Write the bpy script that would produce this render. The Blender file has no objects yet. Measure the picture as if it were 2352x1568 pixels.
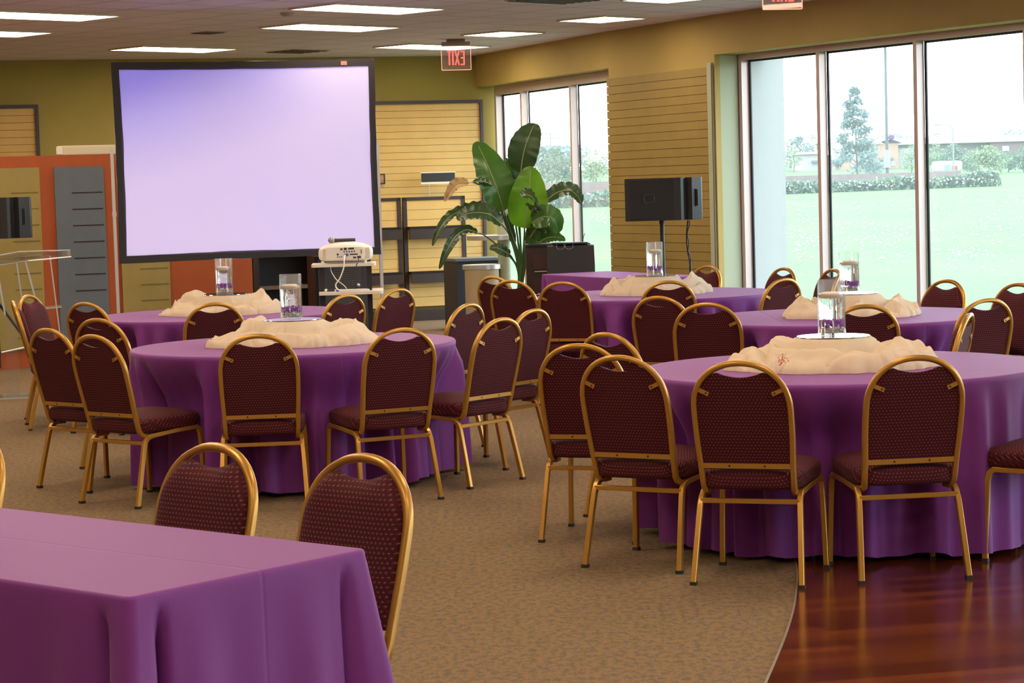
import bpy, bmesh, math, random
from mathutils import Vector, Matrix, noise
import numpy as np
PI = math.pi
SC = bpy.context.scene
COL = SC.collection
RNG = random.Random(11)

# ------------------------------------------------------------------ camera
F, PITCH, ROLL, HC = 5200.0, 0.06946, -0.02954, 1.638
fw = Vector((0, math.cos(PITCH), -math.sin(PITCH)))
_r = Vector((1, 0, 0)); _u = Vector((0, math.sin(PITCH), math.cos(PITCH)))
rt = _r*math.cos(ROLL) + _u*math.sin(ROLL)
up = -_r*math.sin(ROLL) + _u*math.cos(ROLL)
cam = bpy.data.objects.new('camera', bpy.data.cameras.new('camera'))
COL.objects.link(cam)
cam.matrix_world = Matrix(((rt.x, up.x, -fw.x, 0), (rt.y, up.y, -fw.y, 0), (rt.z, up.z, -fw.z, HC), (0, 0, 0, 1)))
cam.data.sensor_width = 36.0
cam.data.lens = F/2352*36.0
cam.data.clip_start = 0.05
cam.data.clip_end = 1500
SC.camera = cam
def at(x, y, Y):
    """world point at forward distance Y that the photo shows at pixel x, y"""
    d = fw + rt*((x-1176)/F) - up*((y-784)/F)
    d = d/d.y
    return Vector((0, 0, HC)) + d*Y

# ------------------------------------------------------------------ materials
def new_mat(name):
    m = bpy.data.materials.new(name); m.use_nodes = True
    nt = m.node_tree
    return m, nt, nt.nodes['Principled BSDF']
def lin(r, g, b):
    f = lambda c: (c/255/12.92) if c/255 <= .04045 else ((c/255+.055)/1.055)**2.4
    return (f(r), f(g), f(b), 1)
def mat(name, col, rough=.5, metal=0.0, spec=.5, var=0.0, vscale=30.0, bump=0.0, bscale=80.0, stretch=(1, 1, 1), sheen=0.0, coat=0.0):
    m, nt, b = new_mat(name)
    col = tuple(col[:3]) + (1,)
    b.inputs['Base Color'].default_value = col
    b.inputs['Roughness'].default_value = rough
    b.inputs['Metallic'].default_value = metal
    b.inputs['Specular IOR Level'].default_value = spec
    if sheen: b.inputs['Sheen Weight'].default_value = sheen
    if coat: b.inputs['Coat Weight'].default_value = coat
    if var or bump:
        tc = nt.nodes.new('ShaderNodeTexCoord'); mp = nt.nodes.new('ShaderNodeMapping')
        mp.inputs['Scale'].default_value = stretch
        nt.links.new(tc.outputs['Object'], mp.inputs['Vector'])
    if var:
        n = nt.nodes.new('ShaderNodeTexNoise'); n.inputs['Scale'].default_value = vscale; n.inputs['Detail'].default_value = 4
        nt.links.new(mp.outputs['Vector'], n.inputs['Vector'])
        cr = nt.nodes.new('ShaderNodeValToRGB')
        cr.color_ramp.elements[0].position = .3; cr.color_ramp.elements[1].position = .7
        cr.color_ramp.elements[0].color = tuple(c*(1-var) for c in col[:3]) + (1,)
        cr.color_ramp.elements[1].color = tuple(min(1, c*(1+var)) for c in col[:3]) + (1,)
        nt.links.new(n.outputs['Fac'], cr.inputs['Fac']); nt.links.new(cr.outputs['Color'], b.inputs['Base Color'])
    if bump:
        n2 = nt.nodes.new('ShaderNodeTexNoise'); n2.inputs['Scale'].default_value = bscale; n2.inputs['Detail'].default_value = 3
        nt.links.new(mp.outputs['Vector'], n2.inputs['Vector'])
        bp = nt.nodes.new('ShaderNodeBump'); bp.inputs['Strength'].default_value = bump; bp.inputs['Distance'].default_value = .01
        nt.links.new(n2.outputs['Fac'], bp.inputs['Height']); nt.links.new(bp.outputs['Normal'], b.inputs['Normal'])
    return m
def clear_mat(name, tint=(1, 1, 1), haze=0.0, rough=.02, f0=1.0, hazecol=(1, 1, 1)):
    """thin clear sheet: lets light straight through, reflects by the Fresnel law, haze mixes in a pale translucent veil"""
    m = bpy.data.materials.new(name); m.use_nodes = True
    nt = m.node_tree; nt.nodes.clear()
    out = nt.nodes.new('ShaderNodeOutputMaterial')
    tr = nt.nodes.new('ShaderNodeBsdfTransparent'); tr.inputs['Color'].default_value = (*tint, 1)
    gl = nt.nodes.new('ShaderNodeBsdfGlossy'); gl.inputs['Roughness'].default_value = rough
    mx = nt.nodes.new('ShaderNodeMixShader')
    ge = nt.nodes.new('ShaderNodeNewGeometry'); dt = nt.nodes.new('ShaderNodeVectorMath'); dt.operation = 'DOT_PRODUCT'
    nt.links.new(ge.outputs['Incoming'], dt.inputs[0]); nt.links.new(ge.outputs['Normal'], dt.inputs[1])
    g_ = N(nt)
    c5 = g_.math('POWER', g_.math('SUBTRACT', 1.0, g_.math('ABSOLUTE', dt.outputs['Value'])), 5.0)
    nt.links.new(g_.math('MULTIPLY', g_.math('ADD', g_.math('MULTIPLY', c5, .96), .04), f0), mx.inputs['Fac'])
    nt.links.new(tr.outputs[0], mx.inputs[1]); nt.links.new(gl.outputs[0], mx.inputs[2])
    last = mx
    if haze:
        tl = nt.nodes.new('ShaderNodeBsdfTranslucent'); tl.inputs['Color'].default_value = (*hazecol, 1)
        m2 = nt.nodes.new('ShaderNodeMixShader'); m2.inputs['Fac'].default_value = haze
        nt.links.new(mx.outputs[0], m2.inputs[1]); nt.links.new(tl.outputs[0], m2.inputs[2]); last = m2
    nt.links.new(last.outputs[0], out.inputs['Surface'])
    return m
def emit_mat(name, col, strength):
    m = bpy.data.materials.new(name); m.use_nodes = True
    nt = m.node_tree; nt.nodes.clear()
    out = nt.nodes.new('ShaderNodeOutputMaterial'); e = nt.nodes.new('ShaderNodeEmission')
    e.inputs['Color'].default_value = (*col[:3], 1); e.inputs['Strength'].default_value = strength
    nt.links.new(e.outputs[0], out.inputs['Surface'])
    return m
class N:
    """tiny wrapper for node graphs"""
    def __init__(s, nt): s.nt = nt
    def math(s, op, a, b=None, c=None):
        n = s.nt.nodes.new('ShaderNodeMath'); n.operation = op
        for i, v in enumerate((a, b, c)):
            if v is None: continue
            if hasattr(v, 'is_linked'): s.nt.links.new(v, n.inputs[i])
            else: n.inputs[i].default_value = v
        return n.outputs[0]
    def mix(s, f, a, b):
        n = s.nt.nodes.new('ShaderNodeMix'); n.data_type = 'RGBA'
        for sock, v in ((n.inputs[0], f), (n.inputs[6], a), (n.inputs[7], b)):
            if hasattr(v, 'is_linked'): s.nt.links.new(v, sock)
            else: sock.default_value = v
        return n.outputs[2]
    def noise(s, vec, scale, detail=2, rough=.5):
        n = s.nt.nodes.new('ShaderNodeTexNoise'); n.inputs['Scale'].default_value = scale
        n.inputs['Detail'].default_value = detail; n.inputs['Roughness'].default_value = rough
        s.nt.links.new(vec, n.inputs['Vector']); return n.outputs['Fac']
    def ramp(s, f, stops):
        n = s.nt.nodes.new('ShaderNodeValToRGB'); cr = n.color_ramp
        while len(cr.elements) < len(stops): cr.elements.new(.5)
        for e, (p, c) in zip(cr.elements, stops): e.position = p; e.color = tuple(c[:3]) + (1,)
        s.nt.links.new(f, n.inputs['Fac']); return n.outputs['Color']
    def coord(s, which='Object', scale=(1, 1, 1), rot=(0, 0, 0)):
        t = s.nt.nodes.new('ShaderNodeTexCoord'); m = s.nt.nodes.new('ShaderNodeMapping')
        m.inputs['Scale'].default_value = scale; m.inputs['Rotation'].default_value = rot
        s.nt.links.new(t.outputs[which], m.inputs['Vector']); return m.outputs['Vector']
    def sep(s, v):
        n = s.nt.nodes.new('ShaderNodeSeparateXYZ'); s.nt.links.new(v, n.inputs[0]); return n.outputs
    def bump(s, h, strength, dist=.01):
        n = s.nt.nodes.new('ShaderNodeBump'); n.inputs['Strength'].default_value = strength; n.inputs['Distance'].default_value = dist
        s.nt.links.new(h, n.inputs['Height']); return n.outputs['Normal']

# ------------------------------------------------------------------ mesh builder
class MB:
    def __init__(s): s.v = []; s.f = []; s.m = []; s.xf = None
    def add(s, vs, fs, mi=0):
        k = len(s.v)
        if s.xf is not None: vs = [s.xf @ Vector(p) for p in vs]
        s.v += [tuple(p) for p in vs]
        for f in fs: s.f.append(tuple(i+k for i in f)); s.m.append(mi)
        return s
    def box(s, c, d, mi=0, rot=None):
        x, y, z = (a/2 for a in d)
        vs = [Vector(p) for p in ((-x,-y,-z),(x,-y,-z),(x,y,-z),(-x,y,-z),(-x,-y,z),(x,-y,z),(x,y,z),(-x,y,z))]
        if rot is not None: vs = [rot @ p for p in vs]
        c = Vector(c)
        return s.add([p+c for p in vs], [(0,3,2,1),(4,5,6,7),(0,1,5,4),(1,2,6,5),(2,3,7,6),(3,0,4,7)], mi)
    def box2(s, a, b, mi=0):
        return s.box([(p+q)/2 for p, q in zip(a, b)], [abs(q-p) for p, q in zip(a, b)], mi)
    def rbox(s, c, d, n=6.0, res=8, mi=0, fn=None, rot=None):
        """soft box: a cube grid pushed onto a superellipsoid of exponent n"""
        vs, fs, idx = [], [], {}
        def vid(p):
            k = tuple(round(q, 5) for q in p)
            if k not in idx:
                L = sum(abs(q)**n for q in p)**(1/n)
                q = Vector((p[0]/L*d[0]/2, p[1]/L*d[1]/2, p[2]/L*d[2]/2))
                if fn: q = fn(q)
                if rot is not None: q = rot @ q
                idx[k] = len(vs); vs.append(q+Vector(c))
            return idx[k]
        t = [-1+2*i/res for i in range(res+1)]
        t = [math.copysign(abs(a)**.7, a) for a in t]
        for ax in range(3):
            for sg in (-1, 1):
                for i in range(res):
                    for j in range(res):
                        q = []
                        for (a, b) in ((i, j), (i+1, j), (i+1, j+1), (i, j+1)):
                            p = [0, 0, 0]; p[ax] = sg; p[(ax+1) % 3] = t[a]; p[(ax+2) % 3] = t[b]
                            q.append(vid(p))
                        fs.append(tuple(q) if sg > 0 else tuple(reversed(q)))
        return s.add(vs, fs, mi)
    def tube(s, pts, r, n=8, mi=0, closed=False, caps=True, flat=1.0, ref=None):
        pts = [Vector(p) for p in pts]
        rs = r if isinstance(r, (list, tuple)) else [r]*len(pts)
        vs, fs = [], []
        L = len(pts); u = None
        for i, p in enumerate(pts):
            a = pts[(i-1) % L] if (closed or i > 0) else p
            b = pts[(i+1) % L] if (closed or i < L-1) else p
            t = (b-a); t = t.normalized() if t.length > 1e-9 else Vector((0, 0, 1))
            if ref is not None: u = Vector(ref)
            elif u is None: u = Vector((0, 0, 1)) if abs(t.z) < .9 else Vector((1, 0, 0))
            u = (u - t*u.dot(t)); u = u.normalized() if u.length > 1e-6 else t.orthogonal().normalized()
            w = t.cross(u)
            for k in range(n):
                a2 = 2*PI*k/n
                vs.append(p + u*(math.cos(a2)*rs[i]) + w*(math.sin(a2)*rs[i]*flat))
        for i in range(L if closed else L-1):
            for k in range(n):
                a, b = i*n+k, i*n+(k+1) % n
                c, d = ((i+1) % L)*n+(k+1) % n, ((i+1) % L)*n+k
                fs.append((a, b, c, d))
        if caps and not closed:
            fs.append(tuple(reversed(range(n)))); fs.append(tuple((L-1)*n+k for k in range(n)))
        return s.add(vs, fs, mi)
    def bar(s, pts, w, d, ref, mi=0, soft=.3, closed=False):
        """rectangular section swept along pts: w across (along ref), d the other way, corners softened"""
        pts = [Vector(p) for p in pts]; L = len(pts)
        c = soft
        prof = [(1-c, 1), (1, 1-c), (1, -1+c), (1-c, -1), (-1+c, -1), (-1, -1+c), (-1, 1-c), (-1+c, 1)]
        vs, fs = [], []
        for i, p in enumerate(pts):
            a = pts[(i-1) % L] if (closed or i > 0) else p
            b = pts[(i+1) % L] if (closed or i < L-1) else p
            t = (b-a).normalized()
            rf = ref(i, p, t) if callable(ref) else Vector(ref)
            u = (rf - t*rf.dot(t)).normalized(); v = t.cross(u)
            for x, y in prof: vs.append(p + u*(x*w/2) + v*(y*d/2))
        n = 8
        for i in range(L if closed else L-1):
            for k in range(n):
                j = (i+1) % L
                fs.append((i*n+k, i*n+(k+1) % n, j*n+(k+1) % n, j*n+k))
        if not closed:
            fs.append(tuple(reversed(range(n)))); fs.append(tuple((L-1)*n+k for k in range(n)))
        return s.add(vs, fs, mi)
    def lathe(s, prof, n=32, c=(0, 0, 0), mi=0, close=False):
        vs, fs = [], []
        for r, z in prof:
            for k in range(n):
                a = 2*PI*k/n; vs.append((c[0]+r*math.cos(a), c[1]+r*math.sin(a), c[2]+z))
        P = len(prof)
        for i in range(P if close else P-1):
            j = (i+1) % P
            for k in range(n): fs.append((i*n+k, i*n+(k+1) % n, j*n+(k+1) % n, j*n+k))
        if not close:
            if prof[0][0] > 1e-6: fs.append(tuple(reversed(range(n))))
            if prof[-1][0] > 1e-6: fs.append(tuple((P-1)*n+k for k in range(n)))
        return s.add(vs, fs, mi)
    def grid(s, fn, nu, nv, mi=0, wrap=False):
        vs = [fn(i/(nu if wrap else nu-1), j/(nv-1)) for j in range(nv) for i in range(nu)]
        fs = []
        for j in range(nv-1):
            for i in range(nu if wrap else nu-1):
                a = j*nu+i; b = j*nu+(i+1) % nu
                fs.append((a, b, b+nu, a+nu))
        return s.add(vs, fs, mi)
    def prism(s, poly, z0, z1, mi=0, flip=False):
        """poly in x,y extruded from z0 to z1"""
        n = len(poly)
        vs = [(x, y, z0) for x, y in poly] + [(x, y, z1) for x, y in poly]
        fs = [tuple(reversed(range(n))), tuple(range(n, 2*n))] + [(i, (i+1) % n, n+(i+1) % n, n+i) for i in range(n)]
        return s.add(vs, fs, mi)
    def ball(s, c, r, n=8, m=5, mi=0, sc=(1, 1, 1)):
        vs = [(c[0], c[1], c[2]-r*sc[2])]; fs = []
        for j in range(1, m):
            a = -PI/2+PI*j/m
            for k in range(n):
                b = 2*PI*k/n
                vs.append((c[0]+r*sc[0]*math.cos(a)*math.cos(b), c[1]+r*sc[1]*math.cos(a)*math.sin(b), c[2]+r*sc[2]*math.sin(a)))
        vs.append((c[0], c[1], c[2]+r*sc[2]))
        for k in range(n): fs.append((0, 1+(k+1) % n, 1+k))
        for j in range(m-2):
            for k in range(n): fs.append((1+j*n+k, 1+j*n+(k+1) % n, 1+(j+1)*n+(k+1) % n, 1+(j+1)*n+k))
        e = len(vs)-1
        for k in range(n): fs.append((e, 1+(m-2)*n+k, 1+(m-2)*n+(k+1) % n))
        return s.add(vs, fs, mi)
    def mesh(s, name, mats, smooth=40):
        me = bpy.data.meshes.new(name)
        me.from_pydata(s.v, [], s.f)
        for m in (mats if isinstance(mats, (list, tuple)) else [mats]): me.materials.append(m)
        me.polygons.foreach_set('material_index', s.m)
        bm = bmesh.new(); bm.from_mesh(me)
        bmesh.ops.recalc_face_normals(bm, faces=bm.faces)
        bm.to_mesh(me); bm.free()
        if smooth:
            me.polygons.foreach_set('use_smooth', [True]*len(me.polygons))
            me.set_sharp_from_angle(angle=math.radians(smooth))
        me.update()
        return me
    def build(s, name, mats, parent=None, smooth=40, loc=None, rotz=0.0):
        o = bpy.data.objects.new(name, s.mesh(name, mats, smooth))
        COL.objects.link(o)
        if parent is not None: o.parent = parent
        if loc is not None: o.location = loc
        if rotz: o.rotation_euler = (0, 0, rotz)
        return o

def tag(o, label=None, cat=None, group=None, kind=None):
    if label: o['label'] = label
    if cat: o['category'] = cat
    if group: o['group'] = group
    if kind: o['kind'] = kind
    return o
def thing(name, label, cat, loc=(0, 0, 0), rotz=0.0, group=None, kind=None):
    o = bpy.data.objects.new(name, None); COL.objects.link(o)
    o.empty_display_size = .1
    o.location = loc; o.rotation_euler = (0, 0, rotz)
    return tag(o, label, cat, group, kind)
def dup(root, loc, rotz, label, group=None):
    r = root.copy(); COL.objects.link(r); r.location = loc; r.rotation_euler = (0, 0, rotz); r['label'] = label
    if group: r['group'] = group
    for ch in list(root.children):
        c = ch.copy(); COL.objects.link(c); c.parent = r
        for g in list(ch.children):
            d = g.copy(); COL.objects.link(d); d.parent = c
    return r
def smooth01(a, b, x):
    t = max(0.0, min(1.0, (x-a)/(b-a))); return t*t*(3-2*t)
def nz(x, y=0.0, z=0.0): return noise.noise(Vector((x, y, z)))
PROJ_GAIN, SKY, EXPOSURE = 1.75, 4.2, 0.95
# ------------------------------------------------------------------ palette
M = {}
M['gold'] = mat('gold_metal', (.46, .235, .042), .34, .55, .5)
M['goldscrew'] = mat('screw_dark', (.05, .03, .015), .5, .5)
M['rubber'] = mat('foot_rubber', (.02, .016, .014), .7)
M['black'] = mat('black_plastic', (.012, .011, .013), .45)
M['blackmetal'] = mat('black_metal', (.012, .012, .013), .35, .3)
M['alu'] = mat('aluminium', (.62, .62, .64), .35, .7)
M['white'] = mat('white_plastic', (.78, .74, .68), .4)
M['creamlam'] = mat('cream_laminate', (.72, .66, .56), .4)
M['darkwood'] = mat('dark_wood', (.028, .013, .009), .45, var=.3, vscale=12, stretch=(1, 1, 8))
M['charcoal'] = mat('charcoal_board', (.035, .033, .038), .6)
M['orange'] = mat('orange_paint', (.36, .070, .011), .6, var=.06, vscale=4)
M['olive'] = mat('olive_board', (.30, .225, .065), .6, var=.06, vscale=6)
M['bluegrey'] = mat('blue_grey_board', (.105, .125, .155), .6, var=.06, vscale=6)
M['slot'] = mat('slot_dark', (.02, .016, .014), .8)
M['oliveslot'] = mat('slot_olive', (.17, .12, .035), .8)
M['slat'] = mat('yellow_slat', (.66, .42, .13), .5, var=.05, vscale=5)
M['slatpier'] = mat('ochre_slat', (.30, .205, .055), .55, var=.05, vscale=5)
M['slatback'] = mat('slat_groove', (.10, .055, .015), .8)
M['navyframe'] = mat('navy_frame', (.045, .04, .06), .5)
M['navy'] = mat('navy_board', (.02, .026, .045), .45)
M['wallgreen'] = mat('green_wall_paint', (.335, .265, .058), .7, var=.05, vscale=2, bump=.08, bscale=150)
M['wallochre'] = mat('ochre_wall_paint', (.43, .315, .095), .7, var=.04, vscale=2, bump=.08, bscale=150)
M['wallpale'] = mat('pale_green_paint', (.40, .44, .31), .7)
M['wallplain'] = mat('beige_wall_paint', (.45, .36, .2), .8)
M['stucco'] = mat('white_stucco', (.28, .285, .28), .8, bump=.15, bscale=200)
M['frame'] = mat('window_aluminium', (.58, .47, .45), .3, .15)
M['gasket'] = mat('black_gasket', (.012, .013, .02), .4)
M['pane'] = clear_mat('window_glass', (.985, .995, .995), haze=.038, f0=.7, hazecol=(.9, 1, 1))  # haze share imitates the washed-out veil over the bright outdoor view
M['acrylic'] = clear_mat('clear_acrylic', (.95, .96, .97), haze=.02, rough=.05, f0=.5)
M['acryledge'] = mat('acrylic_edge', (.42, .44, .46), .2)
M['gauzecard'] = clear_mat('clear_card', (.95, .93, .9), haze=.2)
M['candle'] = mat('ivory_wax', (.82, .66, .5), .45)
M['wick'] = mat('wick', (.05, .04, .03), .8)
M['lamp'] = emit_mat('lamp_diffuser', (1, .80, .56), 9.0)
M['lampframe'] = mat('lamp_frame', (.7, .62, .5), .5)
M['exitred'] = emit_mat('exit_letters', (1, .10, .08), 1.1)
M['exitedge'] = emit_mat('exit_edge', (1, .35, .22), 1.0)
M['exitplate'] = clear_mat('exit_plate', (.93, .80, .78), haze=.05)
M['mirror'] = mat('mirror_glass', (.9, .92, .95), .02, 1.0)
M['potgrey'] = mat('pot_grey', (.25, .22, .2), .6)
M['soil'] = mat('soil', (.04, .025, .015), .9)
M['stem'] = mat('plant_stem', (.055, .11, .03), .45)
M['brownleaf'] = mat('dry_leaf', (.42, .26, .12), .6)
M['paperwhite'] = mat('paper_white', (.8, .78, .76), .6)

def fabric(name, seatlike):
    m, nt, b = new_mat(name); g = N(nt)
    x, y, z = g.sep(g.coord())
    if seatlike: v = g.math('ADD', g.math('MULTIPLY', y, 72.0), g.math('MULTIPLY', z, -72.0)); u = g.math('ADD', g.math('MULTIPLY', x, 68.0), g.math('MULTIPLY', z, 9.0))
    else: v = g.math('MULTIPLY', z, 80.0); u = g.math('MULTIPLY', x, 70.0)
    row = g.math('FLOOR', v)
    ush = g.math('ADD', u, g.math('MULTIPLY', row, .5))
    du = g.math('SUBTRACT', g.math('FRACT', ush), .5); dv = g.math('SUBTRACT', g.math('FRACT', v), .5)
    d = g.math('SQRT', g.math('ADD', g.math('MULTIPLY', du, du), g.math('MULTIPLY', dv, dv)))
    dot = g.math('LESS_THAN', d, .105)
    star = g.math('LESS_THAN', g.math('ADD', g.math('ABSOLUTE', g.math('SUBTRACT', du, .12)), g.math('ABSOLUTE', dv)), .36)
    base = g.mix(star, (.054, .0066, .0105, 1), (.135, .021, .029, 1))
    n = g.noise(g.coord(), 260, 2)
    base = g.mix(g.math('MULTIPLY', n, .5), base, (.026, .0045, .009, 1))
    col = g.mix(dot, base, (.25, .115, .09, 1))
    nt.links.new(col, b.inputs['Base Color'])
    b.inputs['Roughness'].default_value = .75
    b.inputs['Specular IOR Level'].default_value = .14
    b.inputs['Sheen Weight'].default_value = .04
    b.inputs['Sheen Tint'].default_value = (.8, .6, .75, 1)
    nt.links.new(g.bump(g.math('ADD', g.math('MULTIPLY', n, .4), star), .25, .002), b.inputs['Normal'])
    return m
M['fabric'] = fabric('burgundy_dotted_fabric', False)
M['fabricseat'] = fabric('burgundy_dotted_seat_fabric', True)

def purple(name, creases):
    m, nt, b = new_mat(name); g = N(nt)
    vec = g.coord(); x, y, z = g.sep(vec)
    n = g.noise(vec, 700, 2)
    n2 = g.noise(vec, 9, 3)
    col = g.mix(n, (.145, .022, .190, 1), (.198, .036, .252, 1))
    nt.links.new(col, b.inputs['Base Color'])
    b.inputs['Roughness'].default_value = .62
    b.inputs['Specular IOR Level'].default_value = .30
    b.inputs['Sheen Weight'].default_value = .10
    b.inputs['Sheen Roughness'].default_value = .45
    b.inputs['Sheen Tint'].default_value = (1, .78, .9, 1)
    h = g.math('MULTIPLY', n2, .3)
    for ax, p in creases:
        c = {'x': x, 'y': y}[ax]
        dd = g.math('DIVIDE', g.math('SUBTRACT', c, p), .006)
        h = g.math('SUBTRACT', h, g.math('POWER', 2.718, g.math('MULTIPLY', g.math('MULTIPLY', dd, dd), -1.0)))
    nt.links.new(g.bump(h, .4, .003), b.inputs['Normal'])
    return m
M['purple'] = purple('purple_tablecloth', (('x', .34), ('y', -.42), ('x', -.45)))
M['purplerect'] = purple('purple_banquet_cloth', (('y', -.02),))

def gauze():
    m = bpy.data.materials.new('ivory_gauze'); m.use_nodes = True
    nt = m.node_tree; nt.nodes.clear(); g = N(nt)
    out = nt.nodes.new('ShaderNodeOutputMaterial')
    df = nt.nodes.new('ShaderNodeBsdfDiffuse'); df.inputs['Color'].default_value = (.84, .71, .54, 1)
    tl = nt.nodes.new('ShaderNodeBsdfTranslucent'); tl.inputs['Color'].default_value = (.86, .74, .58, 1)
    tr = nt.nodes.new('ShaderNodeBsdfTransparent')
    a = nt.nodes.new('ShaderNodeMixShader'); a.inputs[0].default_value = .38
    b = nt.nodes.new('ShaderNodeMixShader'); b.inputs[0].default_value = .06
    nt.links.new(df.outputs[0], a.inputs[1]); nt.links.new(tl.outputs[0], a.inputs[2])
    nt.links.new(a.outputs[0], b.inputs[1]); nt.links.new(tr.outputs[0], b.inputs[2])
    nt.links.new(b.outputs[0], out.inputs['Surface'])
    return m
M['gauze'] = gauze()

def glass(name, col, ior, rough=0.0):
    m, nt, b = new_mat(name)
    b.inputs['Base Color'].default_value = (*col, 1); b.inputs['IOR'].default_value = ior
    b.inputs['Roughness'].default_value = rough; b.inputs['Transmission Weight'].default_value = 1
    return m
M['vaseglass'] = clear_mat('vase_glass', (.97, .985, .99), haze=.05, rough=.01)
M['water'] = glass('vase_water', (1, 1, 1), 1.33)
M['beadpurple'] = mat('purple_bead', (.30, .012, .50), .12, spec=.8)
M['beadclear'] = mat('clear_bead', (.62, .57, .50), .12, spec=.8, var=.35, vscale=90)

def carpet():
    m, nt, b = new_mat('mottled_tan_carpet'); g = N(nt)
    v = g.coord(scale=(1, 1, 1))
    n1 = g.noise(g.coord(scale=(1.0, .6, 1)), 38, 6, .75)
    n2 = g.noise(v, 150, 2)
    c1 = g.ramp(n1, [(.30, (.095, .090, .088)), (.44, (.155, .115, .078)), (.56, (.275, .165, .078)), (.70, (.15, .135, .118))])
    c = g.mix(g.math('MULTIPLY', n2, .55), c1, (.10, .075, .05, 1))
    nt.links.new(c, b.inputs['Base Color'])
    b.inputs['Roughness'].default_value = .95; b.inputs['Specular IOR Level'].default_value = .1
    nt.links.new(g.bump(n2, .5, .004), b.inputs['Normal'])
    return m
M['carpet'] = carpet()
def wood():
    m, nt, b = new_mat('cherry_plank_floor'); g = N(nt)
    v = g.coord(rot=(0, 0, math.radians(-12)))
    br = nt.nodes.new('ShaderNodeTexBrick')
    br.inputs['Scale'].default_value = 1.0; br.inputs['Mortar Size'].default_value = .0015
    br.inputs['Brick Width'].default_value = 1.1; br.inputs['Row Height'].default_value = .085
    br.inputs['Color1'].default_value = (.19, .046, .012, 1); br.inputs['Color2'].default_value = (.072, .014, .006, 1)
    br.inputs['Mortar'].default_value = (.04, .008, .005, 1)
    nt.links.new(v, br.inputs['Vector'])
    gr = g.noise(g.coord(scale=(1.5, 22, 1), rot=(0, 0, math.radians(-12))), 4, 4)
    c = g.mix(g.math('MULTIPLY', gr, .5), br.outputs['Color'], (.035, .007, .004, 1))
    nt.links.new(c, b.inputs['Base Color'])
    b.inputs['Roughness'].default_value = .17; b.inputs['Specular IOR Level'].default_value = .5
    nt.links.new(g.bump(g.noise(v, 5, 2), .06, .01), b.inputs['Normal'])
    return m
M['wood'] = wood()
def ceil():
    m, nt, b = new_mat('ceiling_tile'); g = N(nt)
    v = g.coord(rot=(0, 0, math.radians(45.5))); x, y, z = g.sep(v)
    def line(c, w):
        f = g.math('FRACT', g.math('DIVIDE', c, .61))
        return g.math('LESS_THAN', f, w)
    ln = g.math('MAXIMUM', line(x, .028), line(y, .028))
    n = g.noise(v, 60, 3)
    base = g.ramp(n, [(.3, (.70, .63, .74)), (.7, (.76, .69, .80))])
    c = g.mix(ln, base, (.34, .27, .28, 1))
    nt.links.new(c, b.inputs['Base Color']); b.inputs['Roughness'].default_value = .9
    b.inputs['Specular IOR Level'].default_value = .2
    return m
M['ceiling'] = ceil()
def leafmat(name, c1, c2, trans=.25, rough=.3):
    m = bpy.data.materials.new(name); m.use_nodes = True
    nt = m.node_tree; b = nt.nodes['Principled BSDF']; g = N(nt)
    n = g.noise(g.coord(), 6, 3)
    col = g.mix(n, (*c1, 1), (*c2, 1))
    nt.links.new(col, b.inputs['Base Color']); b.inputs['Roughness'].default_value = rough
    tl = nt.nodes.new('ShaderNodeBsdfTranslucent'); nt.links.new(col, tl.inputs['Color'])
    mx = nt.nodes.new('ShaderNodeMixShader'); mx.inputs[0].default_value = trans
    out = nt.nodes['Material Output']
    nt.links.new(b.outputs[0], mx.inputs[1]); nt.links.new(tl.outputs[0], mx.inputs[2]); nt.links.new(mx.outputs[0], out.inputs['Surface'])
    return m
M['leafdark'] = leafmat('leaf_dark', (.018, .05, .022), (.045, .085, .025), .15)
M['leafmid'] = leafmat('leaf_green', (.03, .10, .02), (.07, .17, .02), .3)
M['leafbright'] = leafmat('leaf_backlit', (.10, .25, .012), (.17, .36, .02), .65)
# ------------------------------------------------------------------ room shell
H, HEAD = 3.25, 2.857
EB = Vector((.946, .324, 0)); NB = Vector((.324, -.946, 0)); AB = Vector((-5.88, 26.63, 0))   # back wall line
BANG = math.atan2(.324, .946)
h0, h1, h2 = Vector((-.32, 28.37, 0)), Vector((1.13, 24.64, 0)), Vector((2.09, 22.61, 0))
dA = (h1-h0).normalized(); nA = Vector((-dA.y, dA.x, 0))
dP = (h2-h1).normalized(); nP = Vector((-dP.y, dP.x, 0))
dB = Vector((.48056, -.87696, 0)); nB = Vector((.87696, .48056, 0))
hEnd = h2 + dB*29.0
def struct(name, mb, mats, smooth=0, parent=None):
    o = mb.build(name, mats, parent, smooth)
    if parent is None: tag(o, kind='structure')
    return o
# floor: carpet up to the curved edge, cherry planks beyond it
edge = [(.12, 4.2), (.36, 5.3), (.60, 6.35), (.79, 7.25), (.93, 7.92), (1.03, 8.45), (1.10, 8.9), (1.16, 9.35), (1.195, 9.8), (1.21, 10.3), (1.20, 10.9), (1.16, 11.6), (1.20, 12.0), (1.5, 12.25), (2.2, 12.2), (3.4, 11.9), (5.0, 11.2), (8.0, 9.6)]
def cr_poly(pts, k=6):
    out = []
    for i in range(len(pts)-1):
        p = [Vector((*pts[max(0, min(len(pts)-1, i+j))], 0)) for j in (-1, 0, 1, 2)]
        for s in range(k):
            t = s/k
            q = .5*((2*p[1]) + (p[2]-p[0])*t + (2*p[0]-5*p[1]+4*p[2]-p[3])*t*t + (3*p[1]-p[0]-3*p[2]+p[3])*t**3)
            out.append((q.x, q.y))
    return out + [tuple(pts[-1])]
ed = cr_poly([(-.9, -4.0), (-.4, 1.5)] + edge)
ed = [p for p in ed]
mb = MB()
low = [(p[0], p[1]) for p in ed]
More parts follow.
